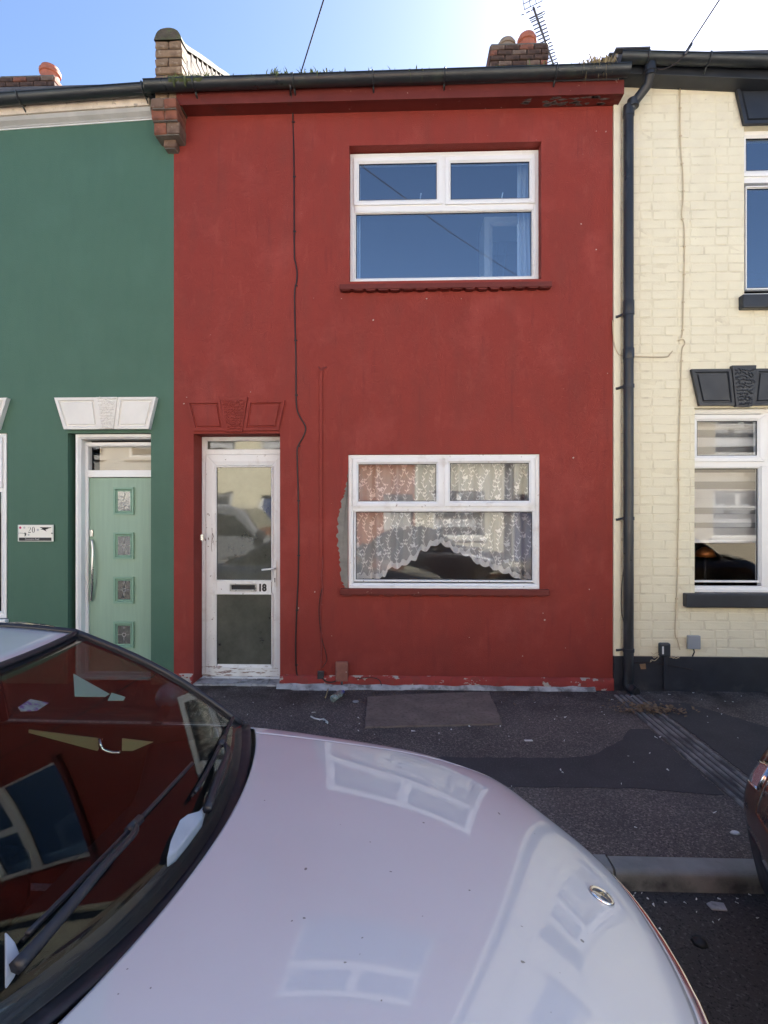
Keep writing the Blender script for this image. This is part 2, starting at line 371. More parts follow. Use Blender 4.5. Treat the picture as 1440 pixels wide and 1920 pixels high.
M['box_brown'] = mat('brown_painted_box', (.25, .10, .075), .55, var=.2, vscale=14, layers=[dict(col=(.45, .3, .25), scale=20, lo=.62, hi=.68, amt=.5)])
M['box_grey'] = mat('grey_plastic_box', (.30, .33, .36), .5)
M['smoke'] = mat('smoked_plastic_cover', (.05, .055, .06), .15, spec=.6)
M['paper'] = mat('pale_paper', (.72, .71, .68), .8, var=.25, vscale=12)
M['paper_g'] = mat('green_paper', (.40, .55, .48), .6)
M['purple'] = mat('purple_print', (.20, .10, .35), .5)
M['leafdead'] = mat('dead_leaves', (.21, .14, .085), .9, var=.4, vscale=40)
M['straw'] = mat('dry_grass', (.34, .27, .14), .9, var=.3, vscale=30)
M['grass'] = mat('gutter_grass', (.13, .16, .055), .8, var=.4, vscale=25)
M['moss'] = mat('moss', (.07, .085, .03), .95, var=.4, vscale=30, bump=.8, bscale=80)
M['room'] = mat('room_plaster', (.34, .32, .30), .9)
M['dkroom'] = mat('dim_room', (.06, .055, .05), .9)
M['curtain'] = mat('pale_curtain', (.72, .74, .78), .85)
M['blind'] = sheer('blind_solid_band', (.82, .82, .80), .96, .45)
M['blindsheer'] = sheer('blind_sheer_band', (.55, .55, .54), .62, .5)
M['net'] = sheer('lace_net', (.86, .87, .87), .48, .2)
M['lace'] = sheer('lace_embroidery', (.92, .92, .91), .95, .15)
M['hem'] = sheer('lace_hem', (.92, .92, .91), .82, .2)
M['glass'] = glass('window_glass', .024, (.97, .97, .97), wav=.010)
M['glass_up'] = glass('upper_window_glass', .19, (.82, .9, .97), wav=.012)
M['glass_door'] = glass('dirty_door_glass', .07, (.25, .27, .25), .62, (.17, .175, .145), wav=.05, wscale=4, rough=.035)
M['black_print'] = mat('black_print', (.015, .015, .016), .5)
M['grey_print'] = mat('grey_print', (.45, .45, .46), .5)
M['pink_print'] = mat('pink_print', (.55, .04, .14), .5)
M['plaque'] = mat('ivory_plaque', (.80, .78, .70), .25, spec=.5)
M['copper'] = mat('copper_shade', (.55, .20, .06), .35, metal=.6)
M['bottle_g'] = glass('bottle_plastic', .10, (.80, .88, .84), .35, (.42, .52, .46))
M['blue_cap'] = mat('blue_cap', (.05, .06, .28), .4)
M['lead'] = mat('lead_flashing', (.22, .23, .25), .6, var=.2, vscale=9)

# ------------------------------------------------------------------ ground
GX0, GX1 = -60.0, 60.0
KB, KF = -2.52, -2.63                    # back and front edge of the near kerb
ROADZ = -0.10
OKF, OKB, OFAC = -8.75, -8.87, -10.9     # far kerb and the facades across the street
tag(MB().box(-700, 700, -700, 700, -.6, -.35).build('ground', M['road']), kind='structure')
tag(MB().box(GX0, GX1, OKF, KF, -.3, ROADZ).build('road', M['road']), kind='structure')
pav = tag(MB().box(GX0, GX1, KB, .3, -.3, 0).build('pavement', M['asphalt']), kind='structure')
tag(MB().box(GX0, GX1, OFAC - .2, OKB, -.3, 0).build('pavement', M['asphalt']), kind='structure')
def kerb_line(y0, y1, front):
    k = MB().box(GX0, GX1, min(y0, y1) + .012, max(y0, y1), -.3, -.012).build('kerb', M['brickmortar']); tag(k, kind='structure')
    ln = .915
    lo, hi = min(y0, y1), max(y0, y1); w = hi - lo
    sec = []
    for i in range(6):                    # rounded nose on the road side
        a = math.pi / 2 * i / 5
        sec.append((w - .028 + .028 * math.sin(a), -.028 + .028 * math.cos(a)))
    sec += [(w, -.105), (0, -.105), (0, 0)]
    if front < 0: sec = [(w - y, z) for y, z in sec]
    me = MB().extrude_x(sec, 0, ln - .013).mesh('kerb_stone', M['kerb'], False)
    x = -6.29
    while x < 9:
        put(me, 'kerb_stone', k, (x, lo + rnd.uniform(-.003, .003), rnd.uniform(-.003, .004)), (0, rnd.uniform(-.003, .003), 0)); x += ln
kerb_line(KF, KB, -1)
kerb_line(OKB, OKF, 1)
def wavy(pts, step=.06, amp=.008):
    out = []
    for i in range(len(pts)):
        a = Vector(pts[i]); b = Vector(pts[(i + 1) % len(pts)]); n = max(1, int((b - a).length / step))
        for k in range(n):
            p = a + (b - a) * (k / n); out.append((p.x + rnd.uniform(-amp, amp), p.y + rnd.uniform(-amp, amp)))
    return out
g = lambda px, py: tuple(G(px, py).xy)
band = [(-.9, -1.50), (1.15, -1.47), (1.35, -1.42), (1.66, -1.15), (1.80, -.95), (1.96, -.95), (1.96, -1.93), (1.4, -1.86), (.8, -1.87), (-.9, -1.88)]
tag(MB().slab(wavy(band), -.02, .004).build('pavement_patch', M['patch']), kind='structure')
band2 = [(2.25, -.32), (2.55, -.35), (2.75, -.62), (3.0, -.98), (3.3, -1.1), (6.0, -1.15), (6.0, -2.48), (2.26, -2.48)]
tag(MB().slab(wavy(band2), -.02, .004).build('pavement_patch', M['patch']), kind='structure')
sp = [g(689, 1309), g(772, 1304), g(917, 1299), g(930, 1330), g(942, 1359), g(800, 1363), g(683, 1366)]
o = MB().slab(wavy(sp, .08, .006), -.03, .014).build('concrete_slab', M['slab'], bevel=.004)
tag(o, 'worn brown concrete slab set in the pavement under the lower window', 'paving slab')
# ridged rainwater channel from the downpipe to the kerb
CX0, CX1 = 1.975, 2.235
ch = thing('drain_channel', 'ridged grey concrete channel crossing the pavement from downpipe to kerb', 'drain channel', ((CX0 + CX1) / 2, -1.3, 0))
MB().box(CX0 + .004, CX1 - .004, KB + .004, -.16, -.05, .0035).build('channel_bed', M['patch'], ch)
nr = 5; pitch = (CX1 - CX0) / nr
y = -.17
while y > KB + .05:
    y2 = max(y - .60, KB + .01)
    for i in range(nr):
        x = CX0 + pitch * i; j = rnd.uniform(-.002, .002)
        sec = [(x + .004 + j, y, 0), (x + .012 + j, y, .014), (x + pitch - .020 + j, y, .014), (x + pitch - .012 + j, y, 0)]
        m_ = MB(); a = [(p[0], y - .004, p[2] + rnd.uniform(-.001, .001)) for p in sec]; b = [(p[0], y2 + .002, p[2]) for p in sec]
        m_.add(a + b, [(0, 1, 2, 3), (7, 6, 5, 4), (0, 4, 5, 1), (1, 5, 6, 2), (2, 6, 7, 3), (3, 7, 4, 0)]).build('ridge', M['channel'], ch)
    y = y2

# ------------------------------------------------------------------ wall and joinery builders
def wall_holes(mb, x0, x1, z0, z1, y0, y1, holes, ztop=None):
    """slab between y0 and y1 with rectangular openings; ztop = (z at x0, z at x1) for a sloping head"""
    xs = sorted({x0, x1, *[h[0] for h in holes], *[h[1] for h in holes]}); zs = sorted({z0, z1, *[h[2] for h in holes], *[h[3] for h in holes]})
    xs = [x for x in xs if x0 <= x <= x1]
    def inside(xa, xb, za, zb): return any(h[0] <= xa + 1e-6 and xb <= h[1] + 1e-6 and h[2] <= za + 1e-6 and zb <= h[3] + 1e-6 for h in holes)
    def zz(x, z):
        if ztop and abs(z - z1) < 1e-6: return ztop[0] + (ztop[1] - ztop[0]) * (x - x0) / (x1 - x0)
        return z
    solid = {}
    for i in range(len(xs) - 1):
        for j in range(len(zs) - 1):
            solid[i, j] = not inside(xs[i], xs[i + 1], zs[j], zs[j + 1])
    for (i, j), s in solid.items():
        if not s: continue
        xa, xb, za, zb = xs[i], xs[i + 1], zs[j], zs[j + 1]
        A = [(xa, zz(xa, za)), (xb, zz(xb, za)), (xb, zz(xb, zb)), (xa, zz(xa, zb))]
        mb.add([(x, y0, z) for x, z in A], [(0, 1, 2, 3)]); mb.add([(x, y1, z) for x, z in A], [(3, 2, 1, 0)])
        for k, (di, dj) in enumerate(((0, -1), (1, 0), (0, 1), (-1, 0))):
            if not solid.get((i + di, j + dj), False):
                p, q = A[k], A[(k + 1) % 4]
                mb.add([(p[0], y0, p[1]), (p[0], y1, p[1]), (q[0], y1, q[1]), (q[0], y0, q[1])], [(0, 1, 2, 3)])
    return mb

def shell(root, x0, x1, ztop, front_mat, room_mat, depth=8.0, floor=2.95):
    """party walls, back wall and dim rooms behind a front wall"""
    MB().box(x0 + .001, x1 - .001, depth, depth + .22, -.05, ztop).build('wall', front_mat, root)
    m_ = MB()
    for za, zb in ((.06, floor - .2), (floor, ztop - .12)):
        m_.box(x0 + .06, x0 + .12, .26, 4.0, za, zb); m_.box(x1 - .12, x1 - .06, .26, 4.0, za, zb)
        m_.box(x0 + .12, x1 - .12, 3.9, 4.0, za, zb); m_.box(x0 + .06, x1 - .06, .26, 4.0, za - .06, za - .001); m_.box(x0 + .06, x1 - .06, .26, 4.0, zb + .001, zb + .06)
    m_.build('room', room_mat, root)
def roof(root, x0, x1, ze, m, y0=-.18, ridge=4.1, slope=R(30), dz=0.0):
    h = (ridge - y0) * math.tan(slope); t = .09
    sec = [(y0, ze), (ridge, ze + h), (2 * ridge - y0, ze), (2 * ridge - y0, ze - t), (ridge, ze + h - t), (y0, ze - t)]
    return MB().extrude_x(sec, x0, x1, dz).build('roof', m, root)

def pane_at(root, x0, x1, z0, z1, y, gm, name='pane'):
    return MB().box(x0, x1, y, y + .006, z0, z1).build(name, gm, root)
def gasket(root, x0, x1, z0, z1, y, w=.006):
    m_ = MB(); e = .002
    m_.box(x0 - e, x1 + e, y, y + .01, z1 - w, z1 + e); m_.box(x0 - e, x1 + e, y, y + .01, z0 - e, z0 + w)
    m_.box(x0 - e, x0 + w, y, y + .01, z0 + w, z1 - w); m_.box(x1 - w, x1 + e, y, y + .01, z0 + w, z1 - w)
    return m_.build('gasket', M['gasket'], root)

def window(root, x0, x1, z0, z1, y, lights, gm, fm, fw=.045, d=.07, bars=(), label=None):
    """lights: list of (x0,x1,z0,z1,sash) glass sizes in metres; bars: extra frame bars (x0,x1,z0,z1)"""
    m_ = MB().ring(x0, x1, z0, z1, fw, y, y + d)
    for b in bars: m_.box(b[0], b[1], y + .0015, y + d - .002, b[2], b[3])
    fr = m_.build('window', fm, root, bevel=.003)
    if label: fr['label'] = label
    for (a, b, c, e, sash) in lights:
        sw = sash if sash else .018
        yy = y - .016 if sash else y + .006
        MB().ring(a - sw, b + sw, c - sw, e + sw, sw, yy, y + .055, .014).build('sash' if sash else 'glazing_bead', fm, fr, bevel=.003)
        yg = yy + .022
        gasket(fr, a, b, c, e, yg - .004)
        pane_at(fr, a - .004, b + .004, c - .004, e + .004, yg, gm)
    return fr

def scallop_sill(root, x0, x1, zb, zt, y0, y1, n, m, name='sill'):
    mb = MB().box(x0, x1, y0, y1, zb + .018, zt)
    s = MB()
    w = (x1 - x0) / n
    for i in range(n):
        a = x0 + w * i + w * rnd.uniform(.02, .10); b = x0 + w * (i + 1) - w * rnd.uniform(.02, .10); dz = rnd.uniform(.010, .019)
        pts = [(a, zb + .0185), (b, zb + .0185), (b - w * .12, zb + .018 - dz * .8), ((a + b) / 2, zb + .018 - dz), (a + w * .12, zb + .018 - dz * .8)]
        mb.prism(pts, y0 + .003 + rnd.uniform(0, .006), y1 - .02)
    return mb.build(name, m, root, bevel=.004)

def door_head(root, x0t, x1t, x0b, x1b, zb, zt, kx, kwt, kwb, m, proud=.03, seed=1, kz=.03, y=0.0):
    """two panelled blocks and a carved keystone"""
    r = random.Random(seed)
    head = None
    def panel_block(a0, a1, b0, b1):
        # a: top x pair, b: bottom x pair
        mb = MB()
        out = [(b0, zb), (b1, zb), (a1, zt), (a0, zt)]
        cx = (a0 + a1 + b0 + b1) / 4; cz = (zb + zt) / 2
        def inset(k, lst):
            w = k
            zz0, zz1 = zb + w, zt - w
            def xe(xb_, xt_, z): return xb_ + (xt_ - xb_) * (z - zb) / (zt - zb)
            return [(xe(b0, a0, zz0) + w * 1.1, zz0), (xe(b1, a1, zz0) - w, zz0), (xe(b1, a1, zz1) - w, zz1), (xe(b0, a0, zz1) + w * 1.1, zz1)]
        rings = [(out, y + .0), (out, y - proud), (inset(.026, 0), y - proud), (inset(.033, 0), y - proud + .016), (inset(.043, 0), y - proud + .016), (inset(.050, 0), y - proud + .003), (inset(.07, 0), y - proud + .003)]
        vs = [];
        for rg, yy in rings: vs += [(x, yy, z) for x, z in rg]
        fs = []
        for i in range(len(rings) - 1):
            for k in range(4): fs.append((i * 4 + k, i * 4 + (k + 1) % 4, i * 4 + 4 + (k + 1) % 4, i * 4 + 4 + k))
        fs.append(tuple(range(len(vs) - 4, len(vs))))
        return mb.add(vs, fs)
    kt0, kt1, kb0, kb1 = kx - kwt / 2, kx + kwt / 2, kx - kwb / 2, kx + kwb / 2
    hd = MB().prism([(kb0 - .001, zb - kz * .4), (kb1 + .001, zb - kz * .4), (kt1 + .001, zt + kz), (kt0 - .001, zt + kz)], y, y - proud - .012).build('keystone', m, root, bevel=.004)
    panel_block(x0t, kt0 - .003, x0b, kb0 - .003).build('head_block', m, root)
    panel_block(kt1 + .003, x1t, kb1 + .003, x1b).build('head_block', m, root)
    # worm-carved face of the keystone: small raised vermiculation
    mb = MB(); n = 11
    for i in range(n):
        f = (i + .5) / n; z = zb + (zt - zb) * f; hw = (kwb + (kwt - kwb) * f) / 2 - .022
        k = -hw
        while k < hw:
            l = r.uniform(.016, .034); a = r.uniform(-.9, .9); x = kx + k + l * .4; zz = z + r.uniform(-.006, .006)
            dx, dz = math.cos(a) * l / 2, math.sin(a) * l / 2; bx, bz = r.uniform(-.01, .01), r.uniform(-.01, .01)
            yy = y - proud - .013
            mb.tube([(x - dx, yy, zz - dz), (x + bx, yy - .002, zz + bz), (x + dx, yy, zz + dz)], .0055, 5)
            k += l * .9
    mb.build('carving', m, hd, smooth=True)

def chip_brick(mname, l, h, d, seed, m, cham=.008, jit=.004):
    r = random.Random(seed); b = bmesh.new(); bmesh.ops.create_cube(b, size=1)
    for v in b.verts: v.co = Vector((v.co.x * l, v.co.y * d, v.co.z * h))
    bmesh.ops.bevel(b, geom=b.edges[:], offset=cham, segments=1, affect='EDGES')
    for v in b.verts: v.co += Vector((r.uniform(-jit, jit), r.uniform(-jit, jit) * .6, r.uniform(-jit, jit)))
    me = bpy.data.meshes.new(mname); b.to_mesh(me); b.free(); me.materials.append(m); return me

def half_gutter(root, x0, x1, yc, zt, r, m, dz=0.0, brackets=()):
    sec = []
    for i in range(13):
        a = math.pi + math.pi * i / 12
        sec.append((yc + r * math.cos(a), zt + r * 1.0 * math.sin(a)))
    sec = [(yc - r - .006, zt + .004), (yc - r - .006, zt - .006)] + sec[0:] 
    inner = []
    for i in range(13):
        a = 2 * math.pi - math.pi * i / 12
        inner.append((yc + (r - .005) * math.cos(a), zt + (r - .005) * math.sin(a)))
    sec = sec + inner
    gt = MB().extrude_x(sec, x0, x1, dz).build('gutter', m, root, autosmooth=50)
    for bx in brackets:
        zz = zt + dz * (bx - x0) / (x1 - x0)
        mb = MB(); pts = [(bx, yc - r - .004, zz + .01)]
        for i in range(9):
            a = math.pi + math.pi * i / 8
            pts.append((bx, yc + (r + .006) * math.cos(a), zz + (r + .006) * math.sin(a)))
        mb.tube(pts, .009, 6); mb.tube([(bx, yc + r * .2, zz - r * .99), (bx, yc + r + .03, zz - r - .045)], [.010, .006], 6)
        mb.build('gutter_bracket', m, gt, smooth=True)
    return gt

# ------------------------------------------------------------------ the red house
XL, XR = WX(326), WX(1149)
red = thing('red_house', 'two storey terraced house with dark red rendered front and white plastic windows', 'house', ((XL + XR) / 2, 0, 0))
YD = .20
UW = (WX(655), WX(1015), WZ(527), WZ(270, 800))
LW = (WX(653), WX(1012), WZ(1104), WZ(852))
DX0, DX1 = WX(363), WX(525); DZ1 = WZ(813, 450)
EZ = WZ(209, 740)
wl = MB(); wall_holes(wl, XL, XR, -.05, EZ + .12, 0, .25, [UW, LW, (DX0, DX1, -.05, DZ1)])
wl.build('wall', M['red'], red)
shell(red, XL, XR, EZ + .1, M['stock2'], M['room'])
roof(red, XL + .02, XR - .02, EZ + .2, M['slate'])
# eaves box: soffit and fascia
EP = -.15
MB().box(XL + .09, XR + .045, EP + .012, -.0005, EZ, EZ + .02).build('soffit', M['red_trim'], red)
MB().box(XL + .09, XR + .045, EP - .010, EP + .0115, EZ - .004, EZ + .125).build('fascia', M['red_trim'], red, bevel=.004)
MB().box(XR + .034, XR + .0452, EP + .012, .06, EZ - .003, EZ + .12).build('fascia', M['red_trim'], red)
mb = MB()
r2 = random.Random(5)
for i in range(26):                         # flaked paint under the eaves, right end
    c = Vector((r2.uniform(XR - .85, XR - .1), r2.uniform(-.13, -.03))); pts = []
    for k in range(7):
        a = 2 * math.pi * k / 7; pts.append((c.x + math.cos(a) * r2.uniform(.012, .06), c.y + math.sin(a) * r2.uniform(.006, .022)))
    mb.slab(pts, EZ - .0015, EZ + .001)
tag(mb.build('bare_timber', mat('weathered_timber', (.12, .115, .11), .9, var=.6, vscale=20), red), kind='stuff')
half_gutter(red, WX(276, -.2), XR + .06, EP - .075, EZ + .145, .066, M['gutter'], .03, [WX(p, -.2) for p in (367, 552, 700, 833, 1040)])
# plinth band
mb = MB()
def plinth(x0, x1):
    n = int((x1 - x0) / .04) + 1
    for i in range(n):
        a, b = x0 + (x1 - x0) * i / n, x0 + (x1 - x0) * (i + 1) / n
    xs = [x0 + (x1 - x0) * i / n for i in range(n + 1)]
    prof = [(-.001, .115), (-.016, .108), (-.026, .09), (-.028, .04), (-.030, -.03), (-.001, -.03)]
    vs = []
    for x in xs:
        d = mnoise.noise(Vector((x * 3, 2, 0))) * .006
        for (yy, zz) in prof: vs.append((x, yy - (d if yy < -.01 else 0), zz + mnoise.noise(Vector((x * 5, zz * 9, 1))) * .008))
    k = len(prof)
    fs = [(i * k + j, (i + 1) * k + j, (i + 1) * k + j + 1, i * k + j + 1) for i in range(n) for j in range(k - 1)] + [tuple(range(k)), tuple(range(n * k, n * k + k))]
    mb.add(vs, fs)
plinth(XL, DX0 - .001); plinth(DX1 + .001, XR)
mb.build('plinth', M['red_peel'], red, smooth=False, autosmooth=50)
# mortar fillet along the foot of the wall
mb = MB(); xs = [DX1 - .02 + i * .035 for i in range(int((XR - .12 - DX1) / .035))]
vs = []
for x in xs:
    w = .075 + .045 * mnoise.noise(Vector((x * 4, 0, 3))) + (.05 if abs(x - WX(600)) < .25 else 0)
    if x > WX(760): w *= .62
    h = .030 + .012 * mnoise.noise(Vector((x * 7, 1, 3)))
    vs += [(x, -.02, h + .012), (x, -.034, h), (x, -.034 - w * .45, h * .45), (x, -.034 - w * .75, -.004)]
mb.add(vs, [(i * 4 + j, i * 4 + 4 + j, i * 4 + 5 + j, i * 4 + 1 + j) for i in range(len(xs) - 1) for j in range(3)])
mb.build('mortar_fillet', M['fillet'], red, smooth=True)
# cement patch left of the lower window
pp = [(653, 884), (649, 915), (641, 940), (634, 975), (632, 1010), (637, 1050), (640, 1085), (646, 1101), (652.4, 1103), (652.4, 884)]
pts = []
for i in range(len(pp) - 2):
    a, b = Vector(pp[i]), Vector(pp[i + 1])
    for k in range(9):
        q = a + (b - a) * k / 9; e = 0 if i > 6 else rnd.uniform(-2.6, 2.2); w_ = W(q.x + e, q.y); pts.append((w_.x, w_.z))
for q in pp[-2:]:
    w_ = W(*q); pts.append((w_.x, w_.z))
MB().prism(pts, -.0045, .01).build('cement_patch', M['cement'], red)

# upper window
def px_lights(rects, y):
    out = []
    for (a, b, c, d, s) in rects:
        m1 = (c + d) / 2
        out.append((W(a, m1, y).x, W(b, m1, y).x, WZ(d, (a + b) / 2, y), WZ(c, (a + b) / 2, y), s))
    return out
YU = .10
fx0, fx1, fz0, fz1 = W(656, 400, YU).x - .003, W(1009, 400, YU).x + .004, WZ(528.5, 832, YU), WZ(285, 832, YU)
lu = px_lights([(673, 819, 305, 374, .052), (845, 993, 303, 372, .052), (667, 998, 396, 526, 0)], YU - .01)
tz = WZ(386, 832, YU)
wu = window(red, fx0, fx1, fz0, fz1, YU, lu, M['glass_up'], M['upvc'], .05, bars=[(W(824, 340, YU).x, W(842, 340, YU).x, tz + .0205, fz1 - .049), (fx0 + .049, fx1 - .049, tz - .045, tz + .02)])
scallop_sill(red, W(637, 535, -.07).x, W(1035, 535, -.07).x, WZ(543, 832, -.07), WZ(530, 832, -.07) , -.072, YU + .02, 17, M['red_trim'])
# lower window
YL = .016
fx0, fx1, fz0, fz1 = W(653, 950, YL).x, W(1012, 950, YL).x, LW[2] + .002, LW[3] - .003
ll = px_lights([(672, 818, 870, 940, .052), (844, 992, 868, 939, .052), (667, 999, 960, 1088, 0)], YL - .01)
tz = WZ(951, 832, YL)
wlw = window(red, fx0, fx1, fz0, fz1, YL, ll, M['glass'], M['upvc_old'], .05, bars=[(W(822, 900, YL).x, W(841, 900, YL).x, tz + .0205, fz1 - .049), (fx0 + .049, fx1 - .049, tz - .04, tz + .02)])
MB().box(fx0 + .01, fx1 - .01, YL - .024, YL - .0005, fz0 + .003, fz0 + .030).build('cill_bar', M['upvc_old'], wlw, bevel=.004)
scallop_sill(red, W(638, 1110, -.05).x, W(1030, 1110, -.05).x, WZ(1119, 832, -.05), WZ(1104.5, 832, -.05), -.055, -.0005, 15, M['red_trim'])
# curtains and the things seen inside
def curtain(name, x0, x1, z0, z1, y, amp, waves, m, label, cat, z0fn=None, phase=0.0, pinch=0.0):
    us = [x0 + (x1 - x0) * i / (waves * 12) for i in range(waves * 12 + 1)]
    def fn(u, v):
        f = (u - x0) / (x1 - x0); zb = z0fn(u) if z0fn else z0
        z = zb + (z1 - zb) * v
        k = 1 - pinch * math.sin(v * math.pi * .9)
        return (x0 + (x1 - x0) * f * k, y + amp * math.sin(f * waves * 2 * math.pi + phase) + amp * .4 * math.sin(f * waves * 4.7 * math.pi + 1), z)
    o = MB().grid(fn, us, [i / 12 for i in range(13)]).build(name, m, smooth=True, solid=.0015)
    return tag(o, label, cat) if label else o
cx = W(996, 450, .3).x
curtain('curtain', cx - .14, cx + .12, UW[2] + .02, UW[3] + .05, .30, .022, 5, M['curtain'], 'pale curtain gathered at the right of the upstairs window', 'curtain', pinch=.25)
cx = W(667, 450, .35).x
curtain('curtain', cx - .10, cx + .05, UW[2] + .02, UW[3] + .05, .34, .02, 4, M['curtain'], 'pale curtain edge at the left of the upstairs window', 'curtain')
wd_ = thing('wardrobe', 'white framed wardrobe standing inside the upstairs room', 'wardrobe', (.95, 1.2, 2.96))
wy = 1.15
a0, a1, b0, b1 = W(908, 450, wy).x, W(1010, 450, wy).x, WZ(560, 950, wy), WZ(406, 950, wy)
MB().ring(a0, a1, b0, b1, .10, wy, wy + .4, .02).build('carcass', M['white_paint'], wd_)
MB().box(a0 + .099, a1 - .099, wy + .03, wy + .38, b0 + .099, b1 - .099).build('door', M['glass_up'], wd_)
hs = [WX(p, -.0) for p in (790, 945)]
for (p, c) in ((788, 372), (941, 371)):
    q = W(p, c - 3, YU + .05)
    MB().tube([(q.x, q.y + .01, q.z - .02), (q.x + .004, q.y - .008, q.z + .012), (q.x + .008, q.y - .006, q.z + .032)], .006, 6).build('handle', M['white_paint'], wu, smooth=True)

# lace curtain
hem = [(660, 1086), (690, 1087), (722, 1082), (727, 1066), (752, 1063), (780, 1048), (786, 1034), (800, 1032), (812, 1022), (828, 1019), (840, 1026), (850, 1033), (870, 1040), (885, 1046), (895, 1058), (915, 1062), (935, 1071), (955, 1077), (962, 1080), (975, 1088), (1010, 1087)]
YC = .20
hx = [W(a, b, YC).x for a, b in hem]; hz = [W(a, b, YC).z for a, b in hem]
LX0, LX1 = W(664, 960, YC).x - .05, W(1003, 960, YC).x + .08
def hemz(x): return float(np.interp(x, hx, hz)) - .026 * abs(math.sin(x * math.pi / .098)) + .014
def fold(x): return YC + .028 * math.sin(x * 27 + 2.0 * math.sin(x * 3.1)) + .012 * math.sin(x * 61 + 1.0)
lc = thing('lace_curtain', 'white lace net curtain with leaf pattern and arched scalloped hem behind the downstairs window', 'net curtain', ((LX0 + LX1) / 2, YC, 1.0))
us = [LX0 + (LX1 - LX0) * i / 260 for i in range(261)]
ZT = LW[3] + .03
MB().grid(lambda u, v: (u, fold(u), hemz(u) + .055 + (ZT - hemz(u) - .055) * v), us, [i / 6 for i in range(7)]).build('net', M['net'], lc, smooth=True, fix=False)
MB().grid(lambda u, v: (u, fold(u) - .0006, hemz(u) + .057 * v + .010 * v * math.sin(u * 95)), us, [0, .33, .66, 1]).build('hem', M['hem'], lc, smooth=True, fix=False)
MB().grid(lambda u, v: (u, fold(u) - .0014, hemz(u) + .006 * v), us, [0, 1]).build('hem_edge', M['lace'], lc, smooth=True, fix=False)
em = MB(); r3 = random.Random(11)
def leaf(x, z, l, w, a):
    if z - l < hemz(x) + .05 or z + l > ZT: return
    vs = []; n = 5
    for s in (1, -1):
        for i in range(n + 1) if s == 1 else range(n - 1, 0, -1):
            t = i / n; u = l * t; v = s * w * math.sin(math.pi * t ** .8)
            X = x + u * math.cos(a) - v * math.sin(a); Z = z + u * math.sin(a) + v * math.cos(a); vs.append((X, fold(X) - .0020, Z))
    em.add(vs, [tuple(range(len(vs)))])
def stem(pts, w=.0022):
    for i in range(len(pts) - 1):
        (x0, z0), (x1, z1) = pts[i], pts[i + 1]
        if min(z0, z1) < hemz(x0) + .03: continue
        em.add([(x0 - w, fold(x0) - .0019, z0), (x0 + w, fold(x0) - .0019, z0), (x1 + w, fold(x1) - .0019, z1), (x1 - w, fold(x1) - .0019, z1)], [(0, 1, 2, 3)])
x = LX0 + .03; kk = 0
while x < LX1:
    z = .52 - r3.uniform(0, .2); top = ZT - .02
    while z < top:
        hgt = r3.uniform(.24, .33); pts = []
        sgn = r3.choice((-1, 1))
        for i in range(9):
            t = i / 8; pts.append((x + sgn * .035 * math.sin(t * 4.2), z + hgt * t))
        stem(pts)
        for i in range(1, 9):
            for s in ((1, -1) if i % 2 else (1,)):
                a = math.pi / 2 - s * sgn * r3.uniform(.45, .95); leaf(pts[i][0], pts[i][1], r3.uniform(.026, .046), r3.uniform(.0035, .0065), a)
        for k in range(3):
            leaf(pts[-1][0] + (k - 1) * .012, pts[-1][1], .022, .006, math.pi / 2 + (k - 1) * -.5)
        if r3.random() < .5:                  # a butterfly
            bx, bz = x + r3.uniform(.045, .07), z + hgt * r3.uniform(.2, .9)
            for a, l in ((.7, .036), (math.pi - .7, .036), (-.6, .024), (math.pi + .6, .024)): leaf(bx, bz, l, .011, a + .3)
        z += hgt + .02
    x += r3.uniform(.075, .095); kk += 1
tag(em.build('embroidery', M['lace'], lc, fix=False), kind='stuff')

# flakes of paint missing from the wall
mb = MB(); r8 = random.Random(77)
for (px, py) in [(1118, 468), (1136, 247), (1118, 246), (1075, 858), (1018, 1150), (1021, 1162), (1139, 700), (622, 1192), (470, 735), (640, 560), (700, 600), (800, 560), (865, 560), (1090, 420), (560, 1140), (590, 1110), (980, 1230), (1060, 1215), (880, 1195), (1105, 1105), (350, 745), (345, 757)]:
    c = W(px, py); n = 6; k = r8.uniform(.004, .010)
    mb.prism([(c.x + math.cos(6.283 * i / n) * k * r8.uniform(.4, 1.2), c.z + math.sin(6.283 * i / n) * k * r8.uniform(.4, 1.2)) for i in range(n)], -.0012, .003)
tag(mb.build('bare_flakes', mat('bare_render', (.46, .34, .30), .9, var=.3, vscale=30), red), kind='stuff')
# front door
door = thing
dzb = WZ(1268, 450, YD); dx0 = W(378.5, 1000, YD).x; dx1 = DX1 + .025
zt = WZ(819, 450, YD)
fr = MB().ring(dx0, dx1, .035, zt, .042, YD, YD + .09, .01).build('door_frame', M['upvc_old'], red, bevel=.003)
trz0, trz1 = WZ(852, 450, YD), WZ(843, 450, YD)
MB().box(dx0 + .041, dx1 - .041, YD + .001, YD + .08, trz0, trz1).build('transom', M['upvc_old'], fr, bevel=.003)
fa, fb = W(388, 833, YD).x, W(523, 833, YD).x
ft0, ft1 = WZ(843, 450, YD), WZ(824, 450, YD)
MB().ring(fa - .02, fb + .04, ft0 - .012, ft1 + .012, .018, YD + .004, YD + .05, .008).build('glazing_bead', M['upvc_old'], fr, bevel=.002)
pane_at(fr, fa - .01, fb + .03, ft0 - .008, ft1 + .008, YD + .03, M['glass_door'])
lx0, lx1, lz0, lz1 = W(387, 1000, YD).x, dx1 - .043, WZ(1264, 450, YD), trz0 - .003
def PX(p): return W(p, 1000, YD).x
def PZ(p): return WZ(p, 450, YD)
gx0, gx1 = PX(407), PX(509)
leaf_m = MB()
mz0, mz1 = PZ(1113), PZ(1090)                # middle rail
leaf_m.ring(lx0, lx1, lz0, lz1, gx0 - lx0, YD - .012, YD + .06, .014)
